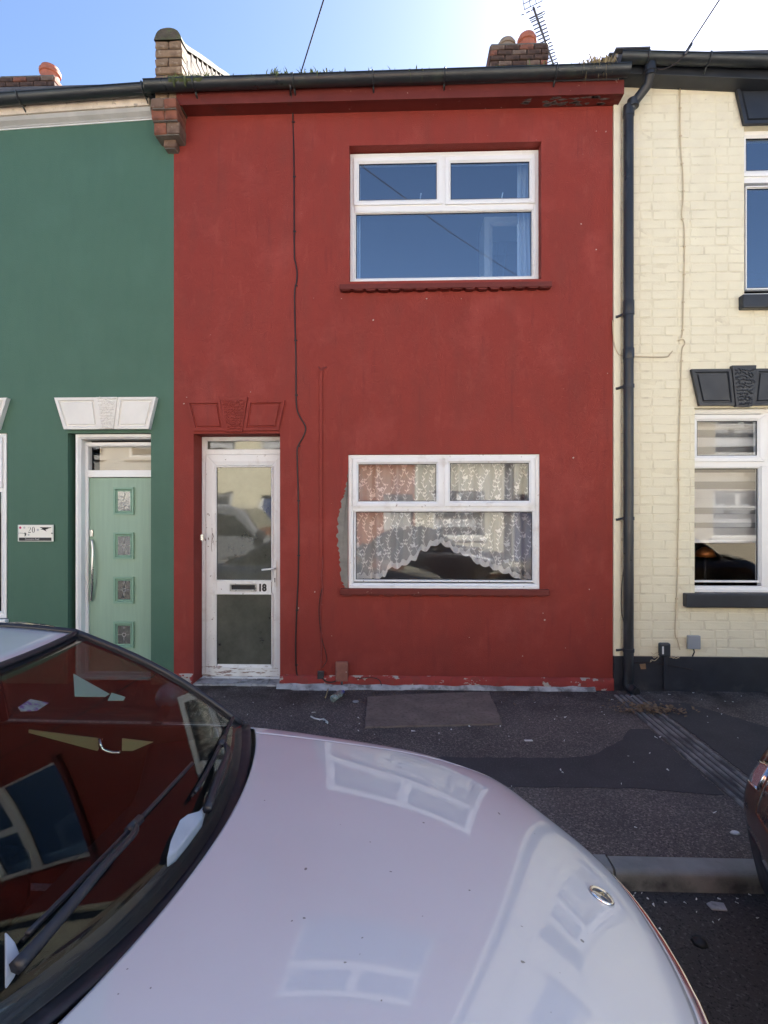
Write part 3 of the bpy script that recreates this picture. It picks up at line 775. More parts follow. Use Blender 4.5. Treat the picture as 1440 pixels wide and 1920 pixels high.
leaf_m.box(gx0 - .0005, gx1 + .0005, YD - .0118, YD + .058, mz0, mz1)
# right stile made up so that glass sits where it should
dl = leaf_m.build('door', M['upvc_old'], red, bevel=.003)
rx = lx1 - (gx0 - lx0)
for (c, d) in ((1088, 876), (1251, 1114)):
    z0_, z1_ = PZ(c), PZ(d)
    MB().ring(gx0 - .016, gx1 + .016, z0_ - .012, z1_ + .012, .016, YD - .020, YD + .03, .012).build('glazing_bead', M['upvc_old'], dl, bevel=.002)
    gasket(dl, gx0, gx1, z0_, z1_, YD - .006, .004)
    pane_at(dl, gx0 - .003, gx1 + .003, z0_ - .003, z1_ + .003, YD + .0, M['glass_door'])
# letter plate
la, lb, lc_, ld = PX(432), PX(482), PZ(1108), PZ(1094)
MB().ring(la, lb, lc_, ld, .016, YD - .026, YD - .010, .005).build('letter_plate', M['metal'], dl, bevel=.002)
MB().box(la + .012, lb - .012, YD - .0155, YD - .0125, lc_ + .012, ld - .012).build('letter_slot', M['gasket'], dl)
text('18', 'house_number', M['black_print'], dl, (PX(484.5), YD - .0135, PZ(1102)), .098, off=.006, sx=.88)
# handle
hx_ = PX(516.5); hz1, hz0 = PZ(1050), PZ(1100)
MB().prism([(hx_ - .017, hz0 + .012), (hx_ - .008, hz0), (hx_ + .008, hz0), (hx_ + .017, hz0 + .012), (hx_ + .017, hz1 - .012), (hx_ + .008, hz1), (hx_ - .008, hz1), (hx_ - .017, hz1 - .012)], YD - .012, YD - .026).build('handle_plate', M['white_paint'], dl, bevel=.003)
hz = PZ(1066)
MB().tube([(hx_, YD - .02, hz + .006), (hx_, YD - .060, hz + .006), (hx_ - .02, YD - .068, hz + .005), (hx_ - .125, YD - .066, hz - .006)], [.012, .012, .011, .009], 10, smooth=3).build('handle', M['white_paint'], dl, smooth=True)
MB().lathe([(.006, 0), (.006, -.003)], (hx_, YD - .026, PZ(1084)), 10, 'y').build('keyhole', M['gasket'], dl)
MB().box(hx_ - .0035, hx_ + .0035, YD - .029, YD - .026, PZ(1091), PZ(1085)).build('keyhole', M['gasket'], dl)
# splintered plastic at the hinge side, a worn low edge and the sill
ck = MB()
for (p, a, b, w) in ((398, 990, 1034, .004), (400, 1000, 1018, .006), (392, 1008, 1012, .010), (386, 1010, 1014, .008)):
    pts = []; n = 7
    for i in range(n): pts.append((PX(p) + rnd.uniform(-.004, .004), PZ(a + (b - a) * i / (n - 1))))
    l_ = [(x - w * rnd.uniform(.2, .6), z) for x, z in pts]; r_ = [(x + w * rnd.uniform(.2, .6), z) for x, z in reversed(pts)]
    ck.prism(l_ + r_, YD - .0132, YD - .011)
ck.build('crack', mat('broken_plastic', (.13, .06, .045), .9), dl)
MB().extrude_x([(YD - .045, PZ(1287)), (YD - .045, PZ(1280)), (YD - .025, PZ(1270)), (YD + .06, PZ(1266)), (YD + .06, PZ(1287))], dx0 + .004, dx1 - .02).build('threshold', M['upvc_old'], fr, bevel=.003)
n = 6; wdt = (DX1 - DX0 + .02) / n                                       # row of tiles under the threshold
for i in range(n):
    MB().box(DX0 - .005 + wdt * i + .002, DX0 - .005 + wdt * (i + 1) - .002, -.012 + rnd.uniform(-.004, .004), YD - .001, -.03, .020 + rnd.uniform(-.003, .003)).build('step_tile', M['fillet'], red, bevel=.004)
door_head(red, WX(349), WX(535), WX(364), WX(523), WZ(808, 440), WZ(751, 440), WX(440), .27, .165, M['red'], .022, 3)

# ------------------------------------------------------------------ the green house
GL = XL - 4.35
grn = thing('green_house', 'terraced house with smooth dark green front and pale green front door', 'house', ((GL + XL) / 2, 0, 0))
gzr, gzl = WZ(223, 285), WZ(243, 0)
x285, x0_ = WX(285), WX(0)
gs = (gzr - gzl) / (x285 - x0_)
gtop = lambda x: gzr + gs * (x - x285)
YG = .17
GD = (WX(127), WX(283), -.05, WZ(812, 200))
gwx1 = WX(14)
GW = (gwx1 - 1.05, gwx1, WZ(1160, 0), WZ(812, 0))
GUW = (gwx1 - 1.25, gwx1 - .25, 3.25, 4.75)
wl = MB(); wall_holes(wl, GL, XL - .001, -.05, gtop(XL) + .1, 0, .25, [GD, GW, GUW], (gtop(GL) + .1, gtop(XL) + .1))
wl.build('wall', M['green'], grn)
shell(grn, GL, XL - .001, 5.2, M['stock2'], M['dkroom'])
roof(grn, GL, XL - .02, gtop(XL) + .2, M['slate'], dz=0)
# cornice: grey cove, flaking edge board, gutter
gl_, gr_ = GL + .02, WX(287)
def cor(sec, m, nm, bev=.003):
    dz = -gs * (gr_ - gl_)
    return MB().extrude_x([(y, z + gtop(gr_)) for y, z in sec], gr_, gl_, dz).build(nm, m, grn, bevel=bev)
cor([(-.0005, -.002), (-.018, -.002), (-.022, .012), (-.055, .040), (-.070, .075), (-.0005, .075)], M['cornice'], 'cornice')
cor([(-.0005, .076), (-.085, .076), (-.092, .10), (-.092, .155), (-.0005, .155)], M['cornice_edge'], 'fascia')
cor([(-.0005, -.012), (-.010, -.012), (-.010, -.0025), (-.0005, -.0025)], M['white_paint'], 'fillet', .0)
half_gutter(grn, gl_, WX(279, -.2), -.155, gtop(gl_) + .185, .066, M['gutter'], gs * (WX(279, -.2) - gl_), [WX(267, -.2), WX(90, -.2) - .3])
# door head and window head
door_head(grn, WX(108), WX(297), WX(126), WX(283), WZ(806, 200), WZ(747, 200), WX(206), .215, .135, M['white_stone'], .055, 5, kz=.0)
door_head(grn, gwx1 - 1.17, WX(20), gwx1 - 1.06, WX(2), WZ(806, 0), WZ(748, 0), gwx1 - .55, .215, .135, M['white_stone'], .055, 6, kz=.0)
# door set: white lining, fanlight, grained mint door
gx = lambda p: W(p, 1000, YG).x
gz = lambda p: WZ(p, 210, YG)
g0 = WX(140, .03); g1 = GD[1] + .06
MB().ring(g0, g1, .03, GD[3] - .004, gx(167) - g0 - .02, .045, YG + .08, .02).build('door_frame', M['white_paint'], grn, bevel=.004)
fr = MB().ring(gx(160), g1 - .01, .04, gz(830), gx(167.5) - gx(160), YG - .03, YG + .05, .008).build('door_frame', M['white_paint'], grn, bevel=.003)
MB().box(gx(167), g1 - .03, YG - .029, YG + .045, gz(895), gz(882)).build('transom', M['white_paint'], fr, bevel=.004)
pane_at(fr, gx(166), g1 - .04, gz(884), gz(834), YG + .01, M['glass'])
MB().box(gx(181), g1 - .035, YG + .06, YG + .065, gz(886), gz(832)).build('fanlight_reflection_panel', mat('painted_beige_reflection', (.50, .44, .33), .8, var=.08), fr)  # added panel: opposite wall's reflection painted in beige behind the pane
gd = MB().box(gx(168), g1 - .035, YG - .006, YG + .04, .05, gz(896)).build('door', M['mint'], grn, bevel=.004)
pm = glass('leaded_glass', .10, (.55, .56, .55), .25, (.42, .40, .36), wav=.08, wscale=30)
for (a, b) in ((914, 965), (998, 1048), (1081, 1131), (1165, 1214)):
    x0, x1, z0, z1 = gx(214.5), gx(252.5), gz(b), gz(a)
    lt = MB().ring(x0, x1, z0, z1, .030, YG - .026, YG - .0065, .014).build('door_light', M['mint_trim'], gd, bevel=.002)
    MB().ring(x0 + .030, x1 - .030, z0 + .030, z1 - .030, .012, YG - .015, YG - .0066, .006).build('glazing_bead', M['mint_trim'], gd, bevel=.001)
    MB().box(x0 + .038, x1 - .038, YG - .0085, YG - .0068, z0 + .038, z1 - .038).build('door_glass', pm, gd)
    cxm, czm = (x0 + x1) / 2, (z0 + z1) / 2; L_ = M['metal']; mb = MB()
    for (p, q) in (((cxm, z0 + .04), (cxm, czm - .018)), ((cxm, czm + .018), (cxm, z1 - .04)), ((x0 + .04, czm), (cxm - .018, czm)), ((cxm + .018, czm), (x1 - .04, czm))):
        mb.tube([(p[0], YG - .010, p[1]), (q[0], YG - .010, q[1])], .0026, 5)
    mb.tube([(cxm + .018 * math.cos(t * math.pi / 8), YG - .010, czm + .018 * math.sin(t * math.pi / 8)) for t in range(17)], .0035, 5)
    mb.build('leading', L_, gd, smooth=True)
hp = [(172.5, 1012), (176, 1030), (176.5, 1065), (175, 1100), (171.5, 1126)]
MB().tube([(gx(a) + .012, YG - .055 + .03 * abs(i - 2) / 2, gz(b)) for i, (a, b) in enumerate(hp)], .013, 10, smooth=4).build('bar_handle', M['metal'], gd, smooth=True)
MB().box(gx(169.5), gx(176), YG - .02, YG - .0065, gz(1006), gz(993)).build('lock', M['metal'], gd, bevel=.004)
# windows of the green house
a0, a1, b0, b1 = GW[0], W(13.5, 1000, .03).x, GW[2] + .002, GW[3] - .002
mid = b0 + (b1 - b0) * .7
window(grn, a0, a1, b0, b1, .02, [(a0 + .09, a1 - .09, mid + .06, b1 - .09, .05), (a0 + .065, a1 - .065, b0 + .065, mid - .03, 0)], M['glass'], M['white_paint'], bars=[(a0 + .04, a1 - .04, mid - .03, mid + .03)])
MB().box(GW[0] - .06, GW[1] + .012, -.05, .06, GW[2] - .05, GW[2]).build('sill', M['white_paint'], grn, bevel=.006)
a0, a1, b0, b1 = GUW
mid = b0 + (b1 - b0) * .62
window(grn, a0, a1, b0 + .002, b1 - .002, .05, [(a0 + .09, a1 - .09, mid + .06, b1 - .09, .05), (a0 + .065, a1 - .065, b0 + .065, mid - .03, 0)], M['glass_up'], M['white_paint'], bars=[(a0 + .04, a1 - .04, mid - .03, mid + .03)])
MB().box(GUW[0] - .06, GUW[1] + .05, -.06, .06, GUW[2] - .06, GUW[2]).build('sill', M['white_paint'], grn, bevel=.006)
# number plaque
q0, q1 = W(36, 1015), W(102.5, 984)
pw_, ph_ = q1.x - q0.x, q1.z - q0.z
pl = thing('house_sign', 'small clear house sign reading 20 Coronation Road on green wall beside the pale green door', 'house sign', ((q0.x + q1.x) / 2, -.02, (q0.z + q1.z) / 2))
MB().box(q0.x, q1.x, -.020, -.014, q0.z, q1.z).build('acrylic_sheet', mat('clear_acrylic', (.62, .66, .60), .12, spec=.6), pl, bevel=.001)
MB().box(q0.x + .015, q1.x - .015, -.0225, -.0201, q0.z + .006, q1.z - .005).build('face', M['plaque'], pl)
MB().box(q0.x + .015, q1.x - .017, -.0235, -.0226, q0.z + .007, q0.z + ph_ * .235).build('name_band', M['black_print'], pl)
tx = lambda f: q0.x + pw_ * f
tz_ = lambda f: q0.z + ph_ * f
def serif20(x, z, h, m, yy):
    """thick and thin figures 2 and 0"""
    mb = MB(); w = h * .52
    pts = []; n = 14                       # 0: oval ring with heavy sides
    for i in range(n + 1):
        a = 2 * math.pi * i / n; pts.append(((math.cos(a)), (math.sin(a))))
    ox = x + w * 1.28
    o_ = [(ox + w * .5 * c, z + h * .5 * s) for c, s in pts]; i_ = [(ox + w * .24 * c, z + h * .46 * s) for c, s in pts]
    for k in range(n): mb.add([(o_[k][0], yy, o_[k][1]), (o_[k + 1][0], yy, o_[k + 1][1]), (i_[k + 1][0], yy, i_[k + 1][1]), (i_[k][0], yy, i_[k][1])], [(0, 1, 2, 3)])
    c2 = [(-.42, .22, .05), (-.40, .36, .09), (-.18, .48, .07), (.08, .48, .10), (.30, .36, .20), (.34, .2, .24), (.2, 0, .20), (-.1, -.22, .10), (-.38, -.42, .05)]
    pr = None
    for (a, b, t) in c2:
        cur = [(x + w * (a - t * .5), yy, z + h * b), (x + w * (a + t * .5), yy, z + h * b)]
        if pr: mb.add([pr[0], pr[1], cur[1], cur[0]], [(0, 1, 2, 3)])
        pr = cur
    mb.add([(x - w * .44, yy, z - h * .5), (x + w * .42, yy, z - h * .5), (x + w * .46, yy, z - h * .22), (x + w * .36, yy, z - h * .38), (x - w * .34, yy, z - h * .40)], [(0, 1, 2, 3, 4)])
    return mb.build('house_number', m, pl, fix=False)
serif20(tx(.335), tz_(.70), ph_ * .36, M['black_print'], -.0232)
# flat print on the plaque: aircraft, soldier, poppies
mb = MB(); yy = -.0230
def poly(pts): mb.add([(tx(a), yy, tz_(b)) for a, b in pts], [tuple(range(len(pts)))])
poly([(.62, .86), (.66, .80), (.80, .76), (.84, .88), (.86, .80), (.95, .82), (.94, .85), (.84, .75), (.78, .70), (.64, .72), (.70, .78)])
poly([(.70, .72), (.82, .60), (.80, .66), (.76, .74)])
poly([(.19, .50), (.21, .56), (.23, .50), (.26, .44), (.235, .42), (.24, .28), (.22, .36), (.195, .28), (.20, .42)])
mb.add([(tx(.06), yy, tz_(.50)), (tx(.19), yy, tz_(.475)), (tx(.19), yy, tz_(.50)), (tx(.06), yy, tz_(.52))], [(0, 1, 2, 3)])
mb.build('picture_print', M['black_print'], pl, fix=False)
for (a, b, m_, s) in ((.075, .83, 'pink_print', .032), (.19, .83, 'grey_print', .028), (.31, .40, 'grey_print', .026), (.57, .70, 'grey_print', .03)):
    MB().lathe([(ph_ * s * 2.4, 0), (ph_ * s * 2.4, -.0006)], (tx(a), -.0226, tz_(b)), 9, 'y').build('flower_print', M[m_], pl)
text('Coronation Road', 'road_name', M['grey_print'], pl, (tx(.21), -.0238, tz_(.135)), ph_ * .17, depth=.0003, sx=.72)
for a in (.03, .97):
    MB().lathe([(.006, 0), (.008, -.006), (.004, -.012)], (tx(a), -.0205, tz_(.49)), 10, 'y').build('fixing', M['metal'], pl, smooth=True)

# ------------------------------------------------------------------ the cream brick house
CR = XR + 4.4
crm = thing('cream_house', 'cream painted brick terraced house with black window heads, sills and plinth', 'house', ((XR + CR) / 2, 0, 0))
cz1, cz2 = WZ(163, 1160), WZ(173, 1375)
cs = (cz2 - cz1) / (WX(1375) - WX(1160))
ctop = lambda x: cz1 + cs * min(x - WX(1160), 1.6)
lwx0 = WX(1303); lkx = WX(1390)
CLW = (lwx0, 2 * lkx - lwx0, WZ(1115, 1400), WZ(764, 1400))
uwx0 = WX(1396)
CUW = (uwx0, uwx0 + 1.05, WZ(552, 1420), WZ(236, 1420))
BY = .006
PLZ = WZ(1231, 1300)
wl = MB(); wall_holes(wl, XR + .001, CR, -.05, cz1 + .2, BY, .25, [CLW, CUW])
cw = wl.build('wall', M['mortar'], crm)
shell(crm, XR + .001, CR, 5.85, M['stock2'], M['dkroom'])
roof(crm, XR - .03, CR, cz1 + .15, M['slate'], y0=-.2)
MB().box(XR + .001, CR, -.022, BY - .001, -.04, PLZ).build('plinth', M['black_pl'], crm, bevel=.004)
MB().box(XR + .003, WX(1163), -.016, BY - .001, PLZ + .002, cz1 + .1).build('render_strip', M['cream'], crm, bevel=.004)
# bricks, laid course by course round the openings
BH, BL, BD, JT = .0765, .232, .010, .0095
variants = {}
for nm, l in (('s', BL), ('h', .108)):
    variants[nm] = [chip_brick('brick', l, BH, .016, 40 + i + (0 if nm == 's' else 20), M['cream'], .0052, .0034) for i in range(7)]
BX0, BX1 = WX(1163) + .006, 4.75
heads = [(WX(1296), 2 * lkx - WX(1296), WZ(763, 1400), WZ(689, 1400)), (WX(1376), CUW[1] + .1, WZ(237, 1420), 6.2), (WX(1287), 2 * lkx - WX(1287), WZ(1142, 1400), WZ(1114, 1400)), (WX(1393), CUW[1] + .06, WZ(579, 1420), WZ(551, 1420))]
allb = []; z = PLZ + .004; row = 0
while z + BH < cz1 + .05:
    x = BX0 - (0.17 if row % 2 else .06); k = row % 2
    zz = z + BH / 2
    solid = [(BX0, BX1)]
    for h in [CLW, CUW] + heads:
        if h[2] - .01 < zz < h[3] + .01:
            nxt = []
            for a, b in solid:
                if h[0] > a: nxt.append((a, min(b, h[0] - .001)))
                if h[1] < b: nxt.append((max(a, h[1] + .001), b))
            solid = [s_ for s_ in nxt if s_[1] - s_[0] > .02]
    while x < BX1:
        t = 'sh'[k % 2] if row % 3 else 's'
        l = BL if t == 's' else .108
        for a, b in solid:
            c, d = max(a, x), min(b, x + l)
            if d - c > .03: allb.append(((c + d) / 2, zz, (d - c) / l, t))
        x += l + JT; k += 1
    z += BH + JT; row += 1
def vis(b): 
    near = (Vector((b[0], 0, b[1])) - CAM).length
    return near + (50 if b[0] > 3.95 else 0)
allb.sort(key=vis)
far = MB()
for i, (x, zz, s_, t) in enumerate(allb):
    me = rnd.choice(variants[t]); yy = BY + .0062 + rnd.uniform(-.0012, .0010)
    if i < 298: put(me, 'brick', cw, (x, yy, zz + rnd.uniform(-.002, .002)), (0, rnd.uniform(-.012, .012), 0), (s_, 1, 1))
    else:
        far.add([(v.co.x * s_ + x, v.co.y + yy, v.co.z + zz) for v in me.vertices], [tuple(p.vertices) for p in me.polygons])
tag(far.build('brick', M['cream'], cw, fix=False), kind='stuff')
# window heads
CH = M['black']
door_head(crm, WX(1293), 2 * lkx - WX(1293), WX(1308), 2 * lkx - WX(1308), WZ(761, 1390), WZ(693, 1390), lkx, .225, .15, CH, .035, 8, kz=.03)
ukx = (CUW[0] + CUW[1]) / 2
door_head(crm, WX(1376), 2 * ukx - WX(1376), WX(1392), 2 * ukx - WX(1392), WZ(236, 1420), WZ(166, 1400), ukx, .225, .15, CH, .035, 9, kz=.0)
sp_ = lambda p: W(p, 1125, -.06).x
MB().box(sp_(1287), 2 * lkx - sp_(1287), -.065, .08, WZ(1140, 1400, -.06), WZ(1114, 1400, -.06)).build('sill', CH, crm, bevel=.012, seg=3)
MB().box(W(1393, 565, -.06).x, CUW[1] + .06, -.065, .08, WZ(577, 1420, -.06), WZ(551, 1420, -.06)).build('sill', CH, crm, bevel=.012, seg=3)
# windows
YC2 = .085
q = lambda p, r=1000: W(p, r, YC2).x
a0, a1, b0, b1 = CLW[0] - .01, CLW[1] - .0, WZ(1108, 1390, YC2), WZ(767, 1390, YC2)
ll = px_lights([(1308, 1421, 789, 854, .06), (1304, 1425, 878, 1089, 0)], YC2 - .012)
tz = WZ(868, 1390, YC2)
MID = q(1441)
ll2 = [(MID + .06, a1 - .10, l[2], l[3], .06 if l[4] else 0) for l in ll]
wc = window(crm, a0 - .03, a1, b0, b1, YC2, ll + ll2, M['glass'], M['white_paint'], .045, bars=[(a0, a1 - .04, tz - .035, tz + .03), (q(1428), MID + .045, b0 + .044, tz - .0355), (q(1428), MID + .045, tz + .0305, b1 - .044)])
MB().box(a0, a1 - .02, YC2 - .02, YC2 - .001, b0 - .04, b0 + .015).build('sill_board', M['white_paint'], wc, bevel=.004)
YC3 = .085
lu2 = px_lights([(1400, 1520, 257, 318, .06), (1404, 1520, 349, 537, 0)], YC3 - .012)
tz = WZ(333, 1420, YC3)
window(crm, CUW[0] - .02, CUW[1], CUW[2] + .002, CUW[3] - .002, YC3, [(l[0], CUW[1] - .09, l[2], l[3], l[4]) for l in lu2], M['glass_up'], M['white_paint'], .045, bars=[(CUW[0] + .02, CUW[1] - .04, tz - .05, tz + .05)])
# striped day and night blind, copper lamp inside
bl = thing('roller_blind', 'white and grey striped roller blind half lowered behind the right hand downstairs window', 'blind', (lkx, .24, 2.0))
bz = [(789, 806, 1), (806, 820, 0), (820, 838, 1), (838, 852, 0), (852, 872, 1), (872, 886, 0), (886, 903, 1), (903, 917, 0), (917, 934, 1), (934, 952, 1), (952, 964, 0), (964, 980, 1), (980, 990, 0), (990, 1013, 1)]
yb = .24
for (c, d, s_) in bz:
    MB().box(CLW[0] + .02, CLW[1] - .02, yb, yb + .0015, WZ(d, 1390, yb) + .0004, WZ(c, 1390, yb)).build('band' if s_ else 'sheer_band', M['blind'] if s_ else M['blindsheer'], bl)
MB().box(CLW[0] + .02, CLW[1] - .02, yb - .008, yb + .008, WZ(1018, 1390, yb), WZ(1013, 1390, yb)).build('bottom_bar', M['white_paint'], bl, bevel=.003)
lampx, lampz = W(1322, 1036, .8).x, W(1322, 1036, .8).z
lp = thing('table_lamp', 'copper lamp glowing dimly inside the right hand downstairs window', 'lamp', (lampx, .8, lampz - .5))
MB().lathe([(.11, -.045), (.085, .02), (.03, .06)], (lampx, .8, lampz), 18).build('shade', M['copper'], lp, smooth=True)
MB().tube([(lampx, .8, lampz), (lampx, .8, lampz - .48)], .012, 8).build('stem', M['dkmetal'], lp, smooth=True)
MB().lathe([(.09, 0), (.09, .02), (.02, .03)], (lampx, .8, lampz - .5), 18).build('base', M['dkmetal'], lp, smooth=True)
MB().box(lampx - .35, lampx + .9, .6, 1.05, .55, lampz - .5).build('side_table', M['dkroom'], None)
tag(bpy.data.objects['side_table'], 'dark low table under the copper lamp inside the cream house', 'table')
# eaves of the cream house
ce = -.15
tk = lambda z: z
MB().extrude_x([(ce, cz1 + .012), (ce, cz1 + .13), (BY - .001, cz1 + .13), (BY - .001, cz1 + .002), (-.02, cz1 + .0)], XR + .05, XR + 1.75, cs * 1.65).build('soffit', M['black'], crm, bevel=.003)
MB().extrude_x([(ce, cz1 + .012), (ce, cz1 + .13), (BY - .001, cz1 + .13), (BY - .001, cz1 + .002)], XR + 1.7501, CR, 0).build('soffit', M['black'], crm, bevel=.003).location.z = cs * 1.65
half_gutter(crm, XR - .02, CR, ce - .070, WZ(95, 1160, -.28), .062, M['gutter'], cs * 3.2 , [WX(p, -.25) for p in (1215, 1330, 1460)])
# verge of the cream roof where it steps above its neighbour
mb = MB()
for i in range(9):
    y0 = -.24 + i * .17; z0 = cz1 + .165 + i * .17 * math.tan(R(30))
    mb.box(XR - .055 - rnd.uniform(0, .015), XR + .25, y0, y0 + .24, z0, z0 + .014)
vg = mb.build('verge_slate', M['slate'], crm)
mb = MB(); mb.add([(XR - .03, -.2, cz1 + .12), (XR - .03, 3.0, cz1 + .12), (XR - .03, 3.0, cz1 + .13 + 3.2 * .577), (XR - .03, -.2, cz1 + .155)], [(0, 1, 2, 3)])
mb.build('verge_board', M['lead'], crm, solid=.02)

# ------------------------------------------------------------------ brick parapet between green and red houses
PXA, PXB = W(284, 120, -.22).x, W(335, 120, -.22).x
ptop = WZ(62, 310, -.22)
par = thing('brick_parapet', 'weathered brick parapet with mossy rounded top and stepped brick corbel between green and red roofs', 'parapet', ((PXA + PXB) / 2, 0, 5.3))
pw = PXB - PXA; SL = math.tan(R(30.5))
bst = [chip_brick('brick', pw + .004, .072, .11, 70 + i, M['stock'], .009, .005) for i in range(3)]
bhd = [chip_brick('brick', pw / 2 - .006, .072, .22, 80 + i, M['stock'], .009, .005) for i in range(4)]
M['shadebrick'] = brickmat('shade_toned_brick', (.085, .06, .047), (.045, .035, .03), (.14, .11, .085))  # shade painted into the parapet's sunlit side, darker than its front bricks
bsd = [chip_brick('brick', .11, .078, .230, 90 + i, M['shadebrick'], .004, .003) for i in range(4)]
cxm = (PXA + PXB) / 2
z0p = EZ - .02; nrow = int((ptop - z0p) / .083)
for k in range(nrow):
    z = ptop - .045 - k * .083
    if k % 2 == 1: put(rnd.choice(bst), 'brick', par, (cxm, -.095, z), (0, rnd.uniform(-.02, .02), rnd.uniform(-.02, .02)))
    else:
        for s in (-1, 1): put(rnd.choice(bhd), 'brick', par, (cxm + s * (pw / 4 + .001), -.04, z), (0, rnd.uniform(-.02, .02), rnd.uniform(-.02, .02)))
    y = (-.03 if k % 2 else .07) + .13
    while y < 1.3:
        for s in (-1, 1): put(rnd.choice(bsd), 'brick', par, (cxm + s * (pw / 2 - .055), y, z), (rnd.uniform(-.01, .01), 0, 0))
        y += .237
for k in range(12):                        # rising brickwork up the slope
    z = ptop + .035 + k * .083; y = .03 + (k + .5) * .083 / SL
    while y < 1.3:
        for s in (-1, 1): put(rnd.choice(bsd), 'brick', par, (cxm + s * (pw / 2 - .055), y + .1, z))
        y += .237
yy0, yy1 = -.135, 4.0
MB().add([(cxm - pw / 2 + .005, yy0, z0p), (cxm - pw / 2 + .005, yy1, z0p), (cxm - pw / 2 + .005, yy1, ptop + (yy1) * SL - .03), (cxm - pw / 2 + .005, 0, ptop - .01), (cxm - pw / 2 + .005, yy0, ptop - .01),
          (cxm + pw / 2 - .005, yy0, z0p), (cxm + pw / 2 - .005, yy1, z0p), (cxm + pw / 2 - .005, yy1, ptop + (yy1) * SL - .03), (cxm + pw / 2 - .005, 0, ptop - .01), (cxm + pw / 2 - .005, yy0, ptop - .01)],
         [(0, 1, 2, 3, 4), (9, 8, 7, 6, 5), (0, 5, 6, 1), (1, 6, 7, 2), (2, 7, 8, 3), (3, 8, 9, 4), (4, 9, 5, 0)]).build('core', M['shadebrick'], par)
def cop(u, v):
    a = math.pi * v; y = -.165 + u * 4.2; z = ptop - .012 + max(0, y + .05) * SL
    r = pw / 2 + .004 + .010 * mnoise.noise(Vector((u * 14, v * 5, 2)))
    return (cxm - r * math.cos(a), y, z + r * .85 * math.sin(a))
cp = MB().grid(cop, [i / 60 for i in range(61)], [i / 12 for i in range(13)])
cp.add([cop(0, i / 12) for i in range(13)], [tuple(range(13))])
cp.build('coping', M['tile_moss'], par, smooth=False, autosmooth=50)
# corbel bricks stepping out under the gutter
rows = [(282, 331, 183, 201, -.235), (283, 333, 202, 224, -.20), (287, 337, 227, 251, -.165), (306, 330, 256, 276, -.09)]
rb = [M['redbrick'], M['redbrick'], M['redbrick'], M['redbrick']]
for i, (a, b, c, d, yf) in enumerate(rows):
    xa, xb, zb, zt = W(a, c, yf).x, W(b, c, yf).x, WZ(d, 310, yf), WZ(c, 310, yf)
    n = 1 if i == 3 else 2
    for k in range(n):
        l = (xb - xa) / n
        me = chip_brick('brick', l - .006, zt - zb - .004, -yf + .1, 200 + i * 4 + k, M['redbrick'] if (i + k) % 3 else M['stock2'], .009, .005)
        put(me, 'brick', par, (xa + l * (k + .5), yf / 2 + .05, (zb + zt) / 2))
    MB().box(xa + .012, xb - .012, yf + .012, .05, zb - .006, zt + .006).build('joint', M['brickmortar'], par)

# ------------------------------------------------------------------ chimneys, aerial
def chimney(label, x0, x1, y0, y1, zb, zt, courses, bricks, pots, seed, over=.03):
    r = random.Random(seed); t = thing('chimney', label, 'chimney', ((x0 + x1) / 2, (y0 + y1) / 2, zb))
    MB().box(x0 + .02, x1 - .02, y0 + .02, y1 - .02, zb, zt - .004).build('core', M['brickmortar'], t)
    for k in range(courses):
        z = zt - .04 - k * .083; e = over if k < 3 else (over / 2 if k == 3 else 0)
        for (fx, n, ax, fixed) in (('f', x1 - x0, 0, y0), ('b', x1 - x0, 0, y1), ('l', y1 - y0, 1, x0), ('r', y1 - y0, 1, x1)):
            nb = max(2, round((n + 2 * e) / .232)); l = (n + 2 * e) / nb
            for i in range(nb + (k % 2)):
                c = (i + .5 - (.5 if k % 2 else 0)) * l; ll_ = l
                if k % 2 and i in (0, nb): ll_ = l / 2; c = l / 4 if i == 0 else n + 2 * e - l / 4
                me = r.choice(bricks); s = (ll_ - .010) / .22
                pos = ((x0 - e + c), fixed + (-1 if fx == 'f' else 1) * (e - .045)) if ax == 0 else (fixed + (-1 if fx == 'l' else 1) * (e - .045), y0 - e + c)
                put(me, 'brick', t, (pos[0], pos[1], z), (0, 0, 0 if ax == 0 else math.pi / 2), (s, 1, 1))
    MB().box(x0 - over + .01, x1 + over - .01, y0 - over + .01, y1 + over - .01, zt - .003, zt + .035).build('flaunching', M['brickmortar'], t, bevel=.02)
    for (px_, py_, rr, h, m_) in pots:
        MB().lathe([(rr * .95, 0), (rr, h * .6), (rr * 1.18, h * .62), (rr * 1.2, h * .8), (rr * 1.02, h * .82), (rr * .98, h), (rr * .75, h), (rr * .72, h * .5)], (px_, py_, zt + .02), 20).build('chimney_pot', m_, t, smooth=False, autosmooth=40)
    return t
YCH = 3.6
c0, c1 = W(922, 100, YCH).x, W(1024, 100, YCH).x
ctz = WZ(86, 975, YCH)
cbr = [chip_brick('brick', .22, .073, .10, 300 + i, [M['sootbrick'], M['redbrick'], M['sootbrick'], M['stock2']][i % 4], .008, .005) for i in range(8)]
chimney('sooty brick chimney with two pots above the right end of the red house', c0, c1, YCH, YCH + .8, 7.5, ctz, 14, cbr,
        [(W(950, 80, YCH + .2).x, YCH + .2, .125, .22, M['pot2']), (W(988, 80, YCH + .2).x, YCH + .2, .135, .30, M['pot'])], 4)
c0, c1 = W(14, 150, YCH).x - .1, W(100, 150, YCH).x
ctz = WZ(146, 60, YCH)
chimney('brick chimney with one orange clay pot beyond the green house roof', c0, c1, YCH, YCH + .8, 7.2, ctz, 16, cbr,
        [(W(94, 130, YCH + .2).x, YCH + .2, .14, .30, M['pot']), (W(118, 130, YCH + .6).x - .1, YCH + .62, .13, .16, M['pot'])], 5)
